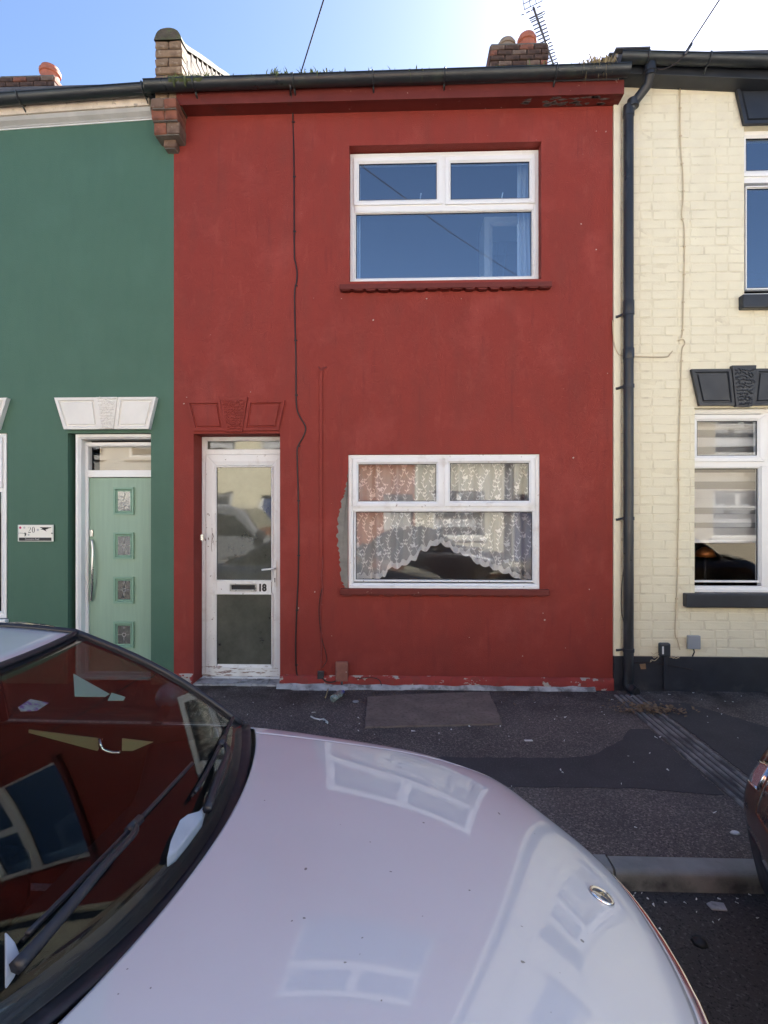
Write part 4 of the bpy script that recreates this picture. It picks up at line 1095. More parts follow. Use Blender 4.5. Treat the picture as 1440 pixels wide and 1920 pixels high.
# television aerial
def atD(px, py, z):
    d = ray(px, py); return CAM + d * ((z - CAM.z) / d.z)
AZ = 10.9
pA, pB = atD(1000, 14, AZ), atD(1042, 134, AZ)
ae = thing('tv_aerial', 'metal television aerial with a grid reflector strapped beside the sooty chimney', 'aerial', tuple(atD(1030, 100, AZ)))
MB().tube([pA, pB], .02, 8).build('boom', M['dkmetal'], ae, smooth=True)
bd = (pB - pA).normalized(); pd = Vector((-bd.y, bd.x, 0)); n = 17
for i in range(n):
    f = .12 + .86 * i / (n - 1); c = pA + (pB - pA) * f; hw = .125 - .03 * f
    MB().tube([c - pd * hw + Vector((0, 0, .01)), c + pd * hw + Vector((0, 0, .01))], .011, 5).build('element', M['dkmetal'], ae, smooth=True)
mb = MB()
for s in (-1, 1):
    for k in range(4):
        z = .04 + k * .055; mb.tube([pA - pd * .16 + Vector((0, 0, s * z)) + bd * -.06 * k, pA + pd * .16 + Vector((0, 0, s * z)) + bd * -.06 * k], .006, 5)
    for k in (-1, -.33, .33, 1):
        mb.tube([pA + pd * .16 * k + Vector((0, 0, s * .03)), pA + pd * .16 * k + Vector((0, 0, s * .21)) - bd * .19], .006, 5)
mb.build('reflector', M['dkmetal'], ae, smooth=True)
mb = MB(); c = pA + (pB - pA) * .14
mb.tube([c - pd * .15, c - pd * .15 + Vector((0, 0, .05)), c + pd * .15 + Vector((0, 0, .05)), c + pd * .15, c - pd * .15], .007, 5)
mb.build('dipole', M['dkmetal'], ae, smooth=True)
pm_ = pA + (pB - pA) * .55
mast = [(pm_.x, pm_.y, AZ + .06), (pm_.x, pm_.y, 8.2)]
MB().tube(mast, .020, 8).build('mast', M['dkmetal'], ae, smooth=True)
MB().tube([(pm_.x, pm_.y, 8.6), (pm_.x - .4, YCH + .82, 8.6)], .015, 6).build('bracket', M['dkmetal'], ae, smooth=True)

# ------------------------------------------------------------------ rainwater pipe
pyw = -.062; pr = .046
P_ = lambda px, py, y=pyw: W(px, py, y)
dp = thing('drainpipe', 'black plastic drainpipe running down the cream house beside the red wall', 'drainpipe', (P_(1178, 960).x, pyw, 0))
xA = P_(1178.5, 700).x
ztop_ = P_(1180, 205).z
gout = W(1219, 122, -.20)
MB().tube([(xA, pyw, .06), (xA, pyw, ztop_)], pr, 20).build('pipe', M['pipe'], dp, smooth=False, autosmooth=60)
MB().tube([gout + Vector((0, 0, .10)), gout + Vector((0, 0, -.10))], pr * .95, 18).build('outlet', M['pipe'], dp, autosmooth=60)
e1 = W(1214, 160, -.15)
MB().tube([gout + Vector((0, 0, -.08)), e1, W(1186, 196, -.075), Vector((xA, pyw, ztop_ - .05))], pr * .93, 18).build('offset_bend', M['pipe'], dp, autosmooth=60)
for (c, rr, hh) in ((gout + Vector((0, 0, -.02)), pr * 1.14, .09), (Vector((xA, pyw, ztop_ - .02)), pr * 1.14, .10), (Vector((xA, pyw, WZ(575, 1178, pyw))), pr * 1.12, .11), (Vector((xA, pyw, WZ(663, 1178, pyw))), pr * 1.12, .10), (W(1187, 194, -.08), pr * 1.16, .07)):
    MB().lathe([(rr * .97, -hh / 2), (rr, -hh / 2 + .008), (rr, hh / 2 - .008), (rr * .97, hh / 2)], tuple(c), 20).build('socket', M['pipe'], dp, autosmooth=60)
for py in (588, 724, 972, 1219):
    z = WZ(py, 1178, pyw)
    mb = MB().lathe([(pr * 1.03, -.016), (pr * 1.13, -.016), (pr * 1.13, .016), (pr * 1.03, .016)], (xA, pyw, z), 20)
    mb.tube([(xA - pr, pyw + .02, z), (xA - .085, -.02, z - .012), (xA - .10, -.014, z - .014)], [.011, .012, .014], 6)
    mb.build('bracket', M['black'], dp, autosmooth=60)
MB().tube([(xA, pyw, .14), (xA, pyw, .075), (xA + .01, pyw - .03, .045), (xA + .03, pyw - .09, .03)], pr * 1.04, 18, smooth=3).build('shoe', M['pipe'], dp, autosmooth=60)
shoe = MB().lathe([(pr * .82, 0), (pr * .82, .002)], (xA + .031, pyw - .094, .03), 18, 'y').build('opening', M['gasket'], dp)

# ------------------------------------------------------------------ cables and boxes on the walls
def cable(name, label, pts, m, r=.006, y=-.006, clips=0, cat='cable', sm=5):
    P = [W(a, b, y) if len(t) == 0 else W(a, b, t[0]) for a, b, *t in pts]
    o = MB().tube(P, r, 7, smooth=sm).build(name, m, smooth=True)
    tag(o, label, cat)
    o2 = o
    if clips:
        L_ = [(P[i + 1] - P[i]).length for i in range(len(P) - 1)]; tot = sum(L_)
        for k in range(clips):
            d = tot * (k + .7) / clips; i = 0
            while i < len(L_) - 1 and d > L_[i]: d -= L_[i]; i += 1
            c = P[i] + (P[i + 1] - P[i]) * (d / L_[i])
            MB().box(c.x - r * 1.5, c.x + r * 2.6, c.y - r * .9, -.0005 if y > -.02 else c.y + .01, c.z - .006, c.z + .006).build('clip', m, o2, bevel=.002)
    return o
cable('cable', 'long wavy black cable clipped down the red wall from gutter to pavement',
      [(541, 150, -.22), (546, 178, -.16), (547, 190, -.14), (549, 214), (551, 300), (551.5, 400), (552, 478), (554, 492), (557, 510), (556, 528), (552.5, 548), (553, 600), (555, 680), (555, 740), (557, 768), (563, 783), (571, 796), (573, 806), (568, 820), (560, 834), (557, 850), (559, 920), (560, 1000), (559, 1080), (556.5, 1140), (554.5, 1200), (555, 1250), (558, 1268), (565, 1274)], M['cable'], .0072, clips=11)
tr = MB(); ca, cb = W(599, 697), W(605, 1045)
cdt = MB().box(ca.x, ca.x + .032, -.016, -.0005, cb.z, ca.z).build('conduit', M['red'], None, bevel=.004)
tag(cdt, 'red painted cable trunking running up the red wall left of the windows', 'conduit')
for p in (697, 768, 837, 905, 975):
    z = WZ(p, 602); MB().box(ca.x - .006, ca.x + .038, -.019, -.0006, z - .007, z + .007).build('strap', M['red'], cdt, bevel=.003)
mb = MB()
for a in (-.5, .5, 1.2): mb.tube([(ca.x + .016, -.010, ca.z), (ca.x + .016 + .03 * a, -.012, ca.z + .035), (ca.x + .016 + .045 * a, -.008, ca.z + .045)], .005, 6)
mb.build('cable_end', M['redcable'], cdt, smooth=True)
cable('cable', 'thin red painted cable with chipped white spots below the trunking on the red wall',
      [(604, 1042), (605, 1062), (603, 1080), (605, 1105), (601, 1140), (602, 1180), (603, 1220), (602, 1248), (602, 1258)], M['redcable'], .006, clips=4)
cable('cable', 'short slack cable loop beside the red painted cable near the pavement',
      [(605, 1100), (600, 1120), (598, 1150), (603, 1195), (611, 1225), (612, 1240), (604, 1252)], M['cable'], .0035)
jb = MB().box(W(596, 1270).x, W(608, 1270).x, -.032, -.0305 + .03, WZ(1272, 602), WZ(1257, 602)).build('junction_box', M['dkmetal'], bevel=.006)
tag(jb, 'small dark cable junction at the foot of the red wall', 'junction box')
cable('cable', 'dark cable sagging from the junction to the brown box on the red wall',
      [(604, 1272, -.03), (612, 1278, -.034), (622, 1279, -.036), (632, 1276, -.034)], M['cable'], .007)
cable('cable', 'black cable scrap poking along the red plinth', [(668, 1273, -.03), (685, 1271, -.034), (700, 1271, -.034), (712, 1276, -.036), (716, 1290, -.038)], M['cable'], .004)
a, b = W(629, 1278, -.05), W(652, 1242, -.05)
bx = thing('meter_box', 'brown painted cover box on the red wall above the pavement', 'meter box', ((a.x + b.x) / 2, -.03, a.z))
MB().box(a.x, b.x, -.050, -.0305 + .02, a.z, b.z).build('cover', M['box_brown'], bx, bevel=.006)
MB().box(a.x + .006, b.x - .006, -.0100, -.0005, a.z + .006, b.z - .006).build('back_plate', M['dkmetal'], bx)
for (u, v) in ((.12, .5), (.88, .5)): MB().lathe([(.005, 0), (.004, -.003)], (a.x + (b.x - a.x) * u, -.0502, a.z + (b.z - a.z) * v), 8, 'y').build('screw', M['metal'], bx)
MB().tube([((a.x + b.x) / 2, -.032, a.z), ((a.x + b.x) / 2, -.036, .03)], .011, 8).build('pipe', M['dkmetal'], bx, smooth=True)
# hinge lug beside the door
lg = MB().box(W(374, 1005).x, W(379, 1005).x, .03, .06, WZ(1014, 376), WZ(1002, 376)).build('latch_plate', M['metal'], bevel=.002)
tag(lg, 'tiny metal latch plate in the red door reveal', 'latch')
# cream house cables
cable('cable', 'cream painted cable running down the brick wall beside the drainpipe',
      [(1275, 166), (1275, 230), (1277, 290), (1280, 320), (1281, 370), (1278, 402), (1283, 430), (1283, 500), (1281, 570), (1280, 618), (1277, 634)], M['creamcable'], .0052, -.010, 9)
cable('cable', 'cream cable with a hooked top running down to the pavement boxes',
      [(1271, 639), (1276, 637), (1282, 637), (1284, 645), (1279, 656), (1277, 700), (1275, 780), (1272, 860), (1273, 940), (1271, 1020), (1270, 1090), (1267, 1150), (1266, 1188), (1271, 1202), (1275, 1218)], M['creamcable'], .0052, -.010, 8)
cable('cable', 'short cream cable looping behind the drainpipe from the wall edge',
      [(1149, 600), (1151, 640), (1157, 660), (1166, 667), (1190, 668), (1225, 669), (1250, 669), (1256, 664), (1261, 658)], M['creamcable'], .0055, -.018)
cable('cable', 'thin black cable slack behind the lower drainpipe', [(1170, 1060, -.02), (1166, 1100, -.024), (1165, 1140, -.024), (1171, 1175, -.02)], M['cable'], .0035)
cable('cable', 'black cable sagging across the black plinth', [(1190, 1243, -.03), (1215, 1242, -.03), (1250, 1247, -.034), (1280, 1252, -.032), (1299, 1256, -.03)], M['cable'], .004)
a, b = W(1290, 1217, -.03), W(1313, 1192, -.03)
gb = thing('junction_box', 'square grey plastic box on the cream wall above the black plinth', 'junction box', ((a.x + b.x) / 2, -.02, a.z))
MB().box(a.x, b.x, -.040, -.004, a.z, b.z).build('cover', M['box_grey'], gb, bevel=.006)
MB().tube([((a.x + b.x) / 2, -.02, a.z), ((a.x + b.x) / 2 + .004, -.026, a.z - .03), ((a.x + b.x) / 2 - .015, -.028, a.z - .07)], .006, 6).build('tail', M['cable'], gb, smooth=True)
a, b = W(1237, 1232, -.05), W(1258, 1206, -.05)
mx_ = thing('meter_box', 'smoked plastic meter cover with trailing wires on the cream wall by the drainpipe', 'meter box', ((a.x + b.x) / 2, -.03, a.z))
MB().box(a.x, b.x, -.055, -.004, a.z, b.z).build('cover', M['smoke'], mx_, bevel=.018, seg=3)
MB().box(a.x + .02, a.x + .035, -.058, -.0551, a.z + .03, b.z - .03).build('label', M['paper'], mx_)
MB().box((a.x + b.x) / 2 - .012, (a.x + b.x) / 2 + .022, -.045, -.0225, .02, a.z + .004).build('pipe', M['black_pl'], mx_, bevel=.006)
mb = MB()
for k in range(6):
    sx = rnd.choice((-1, 1)); c = Vector(((a.x + b.x) / 2 + sx * .05, -.03, a.z + rnd.uniform(-.01, .03))); p = [c]
    for i in range(4): c = c + Vector((sx * rnd.uniform(.01, .035), rnd.uniform(-.006, .006), rnd.uniform(-.03, .025))); p.append(c)
    mb.tube(p, .0028, 5, smooth=3)
mb.build('wires', M['creamcable'], mx_, smooth=True)
ptf = MB().add([(W(1196, 1246).x, -.035, .26), (W(1206, 1245).x, -.05, .27), (W(1208, 1254).x, -.04, .215), (W(1199, 1257).x, -.03, .21)], [(0, 1, 2, 3)]).build('paper_tag', M['stock'], solid=.002)
tag(ptf, 'crumpled buff tag hanging on the black plinth', 'tag')

# overhead wires to the pole across the road
POLE = Vector((3.9, -9.6, 8.0))
def wire(label, a, drop, off):
    a = Vector(a); p = []
    for i in range(25):
        t = i / 24; q = a + (POLE + off - a) * t; q.z -= drop * 4 * t * (1 - t); p.append(q)
    tag(MB().tube(p, .006, 6).build('overhead_wire', M['cable'], smooth=True), label, 'wire')
wire('overhead phone wire rising from the gutter bracket of the red house', W(563, 140, -.25), .10, Vector((-.05, 0, 0)))
wire('overhead phone wire rising from the eaves of the cream house', W(1290, 90, -.3), .10, Vector((.08, 0, 0)))
i0, i1 = W(1283, 104, -.29), W(1298, 80, -.31)
ins = MB().tube([i0, i0 + (i1 - i0) * .1, i0 + (i1 - i0) * .9, i1], [.006, .013, .013, .006], 8).build('wire_grip', M['dkmetal'], smooth=True)
tag(ins, 'grey wire grip above the cream house gutter', 'wire clamp')
cable('cable', 'black drop wire looping from the grip under the cream house gutter', [(1283, 104, -.29), (1262, 122, -.26), (1240, 130, -.25), (1232, 128, -.24)], M['cable'], .005)
pole = thing('utility_pole', 'brown wooden utility pole on the opposite pavement', 'pole', (3.9, -9.6, 0))
MB().lathe([(.15, -.2), (.14, 2), (.11, 8.3), (.06, 8.35)], (3.9, -9.6, 0), 14).build('shaft', mat('creosoted_wood', (.10, .065, .04), .8, var=.3, vscale=5, vstretch=(4, 4, .3)), pole, smooth=True)
MB().box(3.5, 4.3, -9.66, -9.54, 7.85, 7.97).build('crossarm', M['dkmetal'], pole, bevel=.01)
hk = MB().tube([W(541, 148, -.26), W(545, 165, -.23), W(544, 178, -.17)], .007, 6).build('wire_bracket', M['dkmetal'], smooth=True)
tag(hk, 'small metal wire bracket hooked over the red house gutter', 'bracket')

# ------------------------------------------------------------------ growth in the gutters
def tuft(mb, c, n, h, spread, r, droop=0.0, wd_=.0055):
    for _ in range(n):
        a = r.uniform(0, 2 * math.pi); l = h * r.uniform(.4, 1.1); s = spread * r.uniform(.2, 1)
        dx, dy = math.cos(a) * s, math.sin(a) * s; b = Vector(c) + Vector((r.uniform(-.02, .02), r.uniform(-.015, .015), 0))
        w = wd_ * r.uniform(.7, 1.4); m1 = b + Vector((dx * .45, dy * .45, l * .65)); e = b + Vector((dx, dy, l * (1 - droop * r.uniform(.2, 1.6))))
        t = Vector((-dy, dx, 0)); t = (t.normalized() if t.length > 1e-5 else Vector((1, 0, 0))) * w
        mb.add([b - t, b + t, m1 + t * .8, m1 - t * .8, e], [(0, 1, 2, 3), (3, 2, 4)])
r5 = random.Random(9); mb = MB()
gy, gz_ = EP - .075, EZ + .135
GXa, GXb = WX(318, -.2), WX(1150, -.2)
zoneA = [(312, 400, 70, .12), (400, 470, 18, .07), (470, 500, 12, .08), (500, 550, 40, .12), (565, 615, 36, .12), (615, 700, 16, .09), (700, 1090, 34, .095)]
for (a, b, n, h) in zoneA:
    for _ in range(n):
        x = W(r5.uniform(a, b), 140, gy).x; z = gz_ + .03 * (x - GXa) / (GXb - GXa)
        tuft(mb, (x, gy - r5.uniform(-.02, .05), z), r5.randint(2, 5), h * r5.uniform(.3, 1.0), .06, r5, .3)
for px in (348, 515, 520, 525, 600, 694, 770, 797, 865):
    x = W(px, 140, gy).x; tuft(mb, (x, gy - .068, gz_ + .012), 3, .05, .03, r5, 2.2)
tag(mb.build('grass', M['grass'], fix=False), kind='stuff')
mb = MB()
for px in (322, 330, 342, 352, 362, 374):
    c = W(px, 150, gy - .06); b = bmesh.new(); bmesh.ops.create_icosphere(b, subdivisions=2, radius=.045)
    k = mnoise.noise(Vector((px, 0, 0)))
    mb.add([((v.co.x * 1.2) + c.x, v.co.y * .6 + gy - .045, v.co.z * .8 + gz_ + .006 + .02 * mnoise.noise(v.co * 30)) for v in b.verts], [tuple(v.index for v in f.verts) for f in b.faces]); b.free()
for px in (324, 345):
    c = W(px, 165, gy - .07); mb.tube([(c.x, gy - .070, gz_ + .01), (c.x + .01, gy - .074, gz_ - .03), (c.x + .015, gy - .066, gz_ - .075)], [.018, .014, .006], 7)
tag(mb.build('moss', M['moss'], fix=False, smooth=True), kind='stuff')
mb = MB(); r6 = random.Random(21)
for _ in range(60):
    x = W(r6.uniform(1092, 1148), 140, gy).x; tuft(mb, (x, gy - r6.uniform(-.03, .075), gz_ + .035 + r6.uniform(-.02, .03)), 5, .085, .09, r6, r6.uniform(.2, 1.9), .004)
o = mb.build('dry_grass_clump', M['straw'], fix=False); tag(o, 'clump of dry straw coloured grass growing in the right end of the red house gutter', 'weeds')

# ------------------------------------------------------------------ litter on the pavement
lit = MB(); r7 = random.Random(31)
def scrap(mb, x, y, z, l, w, a, curl=.006):
    ca_, sa = math.cos(a), math.sin(a); p = []
    for (u, v, h) in ((-l, -w, 0), (l, -w, curl * r7.random()), (l, w, 0), (-l, w, curl * r7.random())): p.append((x + u * ca_ - v * sa, y + u * sa + v * ca_, z + .004 + h))
    q = [(a_[0], a_[1], a_[2] + .002) for a_ in p]
    mb.add(p + q, [(3, 2, 1, 0), (4, 5, 6, 7), (0, 1, 5, 4), (1, 2, 6, 5), (2, 3, 7, 6), (3, 0, 4, 7)])
for (px, py) in [(390, 1307), (421, 1308), (464, 1341), (588, 1337), (600, 1352), (606, 1352), (612, 1356), (672, 1347), (672, 1371), (674, 1358), (775, 1372), (823, 1376), (846, 1369), (880, 1363), (938, 1363), (1003, 1318), (991, 1390), (1058, 1390), (1040, 1350), (1060, 1346), (1160, 1330), (1178, 1419), (1192, 1553), (1252, 1445), (1051, 1445), (1055, 1450), (1340, 1525), (1165, 1471), (1238, 1383), (1230, 1384), (1346, 1330), (1353, 1340), (1300, 1300), (1255, 1303), (1390, 1306), (1410, 1297), (1148, 1313)]:
    p = G(px, py); scrap(lit, p.x, p.y, 0, r7.uniform(.005, .017), r7.uniform(.0015, .005), r7.uniform(0, 3.1))
for _ in range(40):
    p = Vector((r7.uniform(-1.4, 3.2), -abs(r7.gauss(0, .8)) - .12)); 
    if p.y > KB + .05: scrap(lit, p.x, p.y, 0, r7.uniform(.002, .008), r7.uniform(.001, .0035), r7.uniform(0, 3.1), .003)
for _ in range(26):
    p = Vector((r7.uniform(.9, 3.2), r7.uniform(-3.6, -2.66))); scrap(lit, p.x, p.y, ROADZ, r7.uniform(.004, .010), r7.uniform(.002, .005), r7.uniform(0, 3.1), .003)
for _ in range(70):
    p = Vector((r7.uniform(.7, 3.2), -2.645 - abs(r7.gauss(0, .09)))); scrap(lit, p.x, p.y, ROADZ, r7.uniform(.002, .008), r7.uniform(.001, .004), r7.uniform(0, 3.1), .006)
tag(lit.build('litter', M['paper'], fix=False), kind='stuff')
p = G(991, 1390); sc_ = MB().box(-.03, .03, -.011, .011, 0, .004).build('paper_slip', M['paper'], world=False); sc_.location = (p.x, p.y, .005); sc_.rotation_euler = (0, 0, .05)
tag(sc_, 'white paper slip lying alone in the middle of the pavement', 'paper scrap')
p = G(1378, 1563); sc_ = MB().lathe([(.0001, .012), (.016, .009), (.022, 0)], (0, 0, 0), 9).build('paper_ball', M['paper'], world=False, smooth=True); sc_.location = (p.x, p.y, .002); sc_.scale = (1.2, .8, 1)
tag(sc_, 'bright white crumpled scrap on the pavement near the kerb', 'paper scrap')
p = G(1345, 1702, ROADZ); sc_ = MB().slab([(-.035, -.02), (.03, -.025), (.04, .02), (-.01, .03), (-.04, .015)], 0, .006).build('stone_chip', M['fillet'], world=False); sc_.location = (p.x, p.y, ROADZ + .003)
tag(sc_, 'pale flat chip lying in the road by the kerb', 'stone')
p = G(1312, 1768, ROADZ); sc_ = MB().lathe([(.0001, .02), (.025, .014), (.035, 0)], (0, 0, 0), 7).build('tar_lump', M['gasket'], world=False, smooth=True); sc_.location = (p.x, p.y, ROADZ + .001)
tag(sc_, 'small black lump on the road in front of the silver car', 'lump')
# torn paper strip, lolly stick, discs
for (nm, lb, ct, pts, m_, rr) in (('paper_strip', 'curled strip of torn white paper by the car on dark pavement', 'paper scrap', [(583, 1345), (590, 1349), (600, 1351), (607, 1350), (614, 1355), (614, 1358)], 'paper', .006), ('lolly_stick', 'pale wooden stick leaning at the foot of the red wall', 'stick', [(610, 1310), (615, 1298)], 'straw', .006)):
    o = MB().tube([G(a, b) + Vector((0, 0, .008 + (.02 if nm == 'lolly_stick' and i else 0))) for i, (a, b) in enumerate(pts)], rr, 5).build(nm, M[m_], smooth=True); tag(o, lb, ct)
p = G(667, 1316); o = MB().lathe([(.028, 0), (.028, .006), (.02, .008)], (p.x, p.y, .001), 16).build('metal_disc', M['fillet']); tag(o, 'small round disc set in the pavement beside the concrete slab', 'disc')
# bottle
pb0, pb1 = G(624, 1318), G(650, 1299)
dr = (pb1 - pb0).normalized(); rot = dr.to_track_quat('X', 'Z').to_euler()
bt = thing('plastic_bottle', 'empty clear plastic bottle with blue cap lying against the red wall', 'bottle', (pb0.x, pb0.y, .036), rz=0)
bt.rotation_euler = rot
MB().lathe([(.020, 0), (.033, .006), (.034, .06), (.031, .075), (.034, .09), (.034, .14), (.028, .165), (.014, .188), (.013, .20)], n=18, axis='x').build('body', M['bottle_g'], bt, smooth=True, world=False)
MB().lathe([(.0155, .190), (.0155, .212), (.013, .214)], n=14, axis='x').build('cap', M['blue_cap'], bt, world=False)
# dead leaves caught by the downpipe channel
mb = MB()
for _ in range(210):
    px = r7.gauss(1220, 34); c = G(px, 1334 + (px - 1220) * .06 + r7.gauss(0, 5)); l = r7.uniform(.010, .028); a = r7.uniform(0, 6.3); z = .016 + r7.uniform(0, .022)
    vs = []
    for k in range(6):
        t = 2 * math.pi * k / 6; u, v = math.cos(t) * l, math.sin(t) * l * .5
        vs.append((c.x + u * math.cos(a) - v * math.sin(a), c.y + u * math.sin(a) + v * math.cos(a), z + r7.uniform(-.006, .010)))
    mb.add(vs, [tuple(range(6))])
for _ in range(240):
    p = Vector((r7.uniform(-.9, 2.0), -r7.uniform(.07, .5))); l = r7.uniform(.006, .016); a = r7.uniform(0, 6.3)
    mb.add([(p.x + math.cos(a) * l, p.y + math.sin(a) * l, .005), (p.x - math.sin(a) * l * .4, p.y + math.cos(a) * l * .4, .010), (p.x - math.cos(a) * l, p.y - math.sin(a) * l, .006)], [(0, 1, 2)])
tag(mb.build('leaves', M['leafdead'], fix=False), kind='stuff')

# ------------------------------------------------------------------ cars
def nspline(k, v):
    """natural cubic spline through rows v at knots k (vectorised over the trailing axes)"""
    k = np.asarray(k, float); v = np.asarray(v, float); n = len(k); h = np.diff(k)
    A = np.zeros((n, n)); b = np.zeros_like(v); A[0, 0] = A[-1, -1] = 1
    for i in range(1, n - 1):
        A[i, i - 1] = h[i - 1]; A[i, i] = 2 * (h[i - 1] + h[i]); A[i, i + 1] = h[i]
        b[i] = 6 * ((v[i + 1] - v[i]) / h[i] - (v[i] - v[i - 1]) / h[i - 1])
    m = np.linalg.solve(A, b.reshape(n, -1)).reshape(v.shape)
    def f(x):
        i = int(np.clip(np.searchsorted(k, x) - 1, 0, n - 2)); d = h[i]; a = (k[i + 1] - x) / d; c = (x - k[i]) / d
        return a * v[i] + c * v[i + 1] + ((a ** 3 - a) * m[i] + (c ** 3 - c) * m[i + 1]) * d * d / 6
    return f
YS = [0, .28, .52, .68, .78, .84, .86, .80]
ROWS = [
    ([.745, .718, .638, .575, .49, .42, .37, .36], [0, .28, .52, .66, .74, .79, .81, .79], [.20, .20, .20, .20, .20, .20, .20, .20]),
    ([.805, .774, .687, .625, .53, .445, .38, .37], [0, .28, .52, .67, .76, .82, .845, .80], [.42, .418, .41, .40, .38, .34, .28, .2]),
    ([.785, .754, .667, .61, .515, .43, .37, .36], [0, .28, .52, .675, .77, .83, .85, .80], [.575, .57, .55, .52, .485, .43, .33, .2]),
    ([.725, .694, .607, .55, .46, .385, .34, .34], [0, .28, .52, .68, .775, .835, .855, .80], [.69, .682, .655, .615, .565, .49, .36, .20]),
    ([.60, .575, .512, .465, .39, .33, .30, .30], YS, [.762, .759, .744, .706, .634, .54, .38, .20]),
    ([.42, .41, .375, .33, .28, .24, .22, .22], YS, [.828, .823, .807, .774, .702, .59, .40, .20]),
    ([.18, .17, .15, .13, .11, .10, .10, .10], YS, [.880, .876, .861, .834, .768, .645, .42, .2]),
    ([-.12, -.125, -.14, -.15, -.16, -.16, -.16, -.16], YS, [.914, .911, .900, .878, .822, .695, .44, .2]),
    ([-.43, -.45, -.50, -.555, -.59, -.60, -.60, -.60], YS, [.932, .932, .932, .924, .876, .745, .46, .2]),
    ([-.95, -.95, -.95, -.95, -.95, -.95, -.95, -.95], YS, [.97, .966, .955, .935, .885, .765, .47, .2]),
    ([-1.5] * 8, YS, [.97, .966, .955, .935, .89, .775, .48, .2]),
    ([-2.1] * 8, YS, [.975, .97, .96, .94, .895, .785, .48, .2]),
    ([-2.65] * 8, YS, [.99, .985, .975, .95, .90, .79, .48, .2]),
    ([-2.95, -2.95, -2.94, -2.93, -2.91, -2.9, -2.9, -2.9], YS, [1.0, .995, .98, .95, .90, .78, .48, .2]),
    ([-3.17, -3.165, -3.14, -3.11, -3.06, -3.02, -3.0, -3.0], YS, [.97, .965, .95, .92, .86, .75, .48, .22]),
    ([-3.30, -3.29, -3.26, -3.20, -3.13, -3.06, -3.03, -3.03], [0, .28, .52, .67, .77, .83, .85, .80], [.82, .818, .81, .79, .74, .66, .45, .22]),
    ([-3.34, -3.33, -3.29, -3.22, -3.14, -3.07, -3.04, -3.04], [0, .28, .52, .67, .76, .82, .84, .80], [.52, .52, .515, .50, .48, .44, .36, .22]),
    ([-3.28, -3.27, -3.23, -3.16, -3.09, -3.03, -3.0, -3.0], [0, .28, .52, .66, .74, .79, .81, .78], [.24, .24, .24, .24, .24, .24, .23, .22]),
]
def paint(name, col, metal=.35, rough=.34):
    return mat(name, col, rough, metal=metal, spec=.5, coat=1.0, crough=.015, layers=[dict(col=tuple(c * .86 for c in col), scale=3, lo=.45, hi=.75, amt=.25), dict(col=(.62, .60, .56), scale=260, lo=.72, hi=.76, amt=.35, detail=1), dict(col=(.08, .08, .08), scale=60, lo=.865, hi=.885, amt=.8, detail=0)], rvar=.05)
M['tyre'] = mat('tyre_rubber', (.018, .018, .019), .8, bump=.3, bscale=60)
M['rim'] = mat('alloy_rim', (.42, .42, .44), .3, metal=.9)
M['trim'] = mat('black_car_trim', (.016, .018, .026), .42, spec=.5, rvar=.1, layers=[dict(col=(.07, .075, .085), scale=14, lo=.58, hi=.75, amt=.5)])
M['cabin'] = mat('dark_cabin', (.014, .011, .011), .8, spec=.12, bump=.05, bscale=200)
M['cream_trim'] = mat('cream_door_trim', (.52, .50, .30), .4, spec=.5)
M['lamp'] = mat('headlamp_lens', (.72, .75, .78), .08, metal=.6, coat=1.0)
M['screen'] = glass('windscreen_glass', .032, (.80, .86, .84))
M['carglass'] = glass('tinted_car_glass', .06, (.38, .42, .42))
M['plate'] = mat('number_plate_white', (.75, .75, .73), .4)
M['silverplastic'] = mat('faded_silver_plastic', (.36, .42, .50), .4, spec=.5, var=.15, vscale=9)
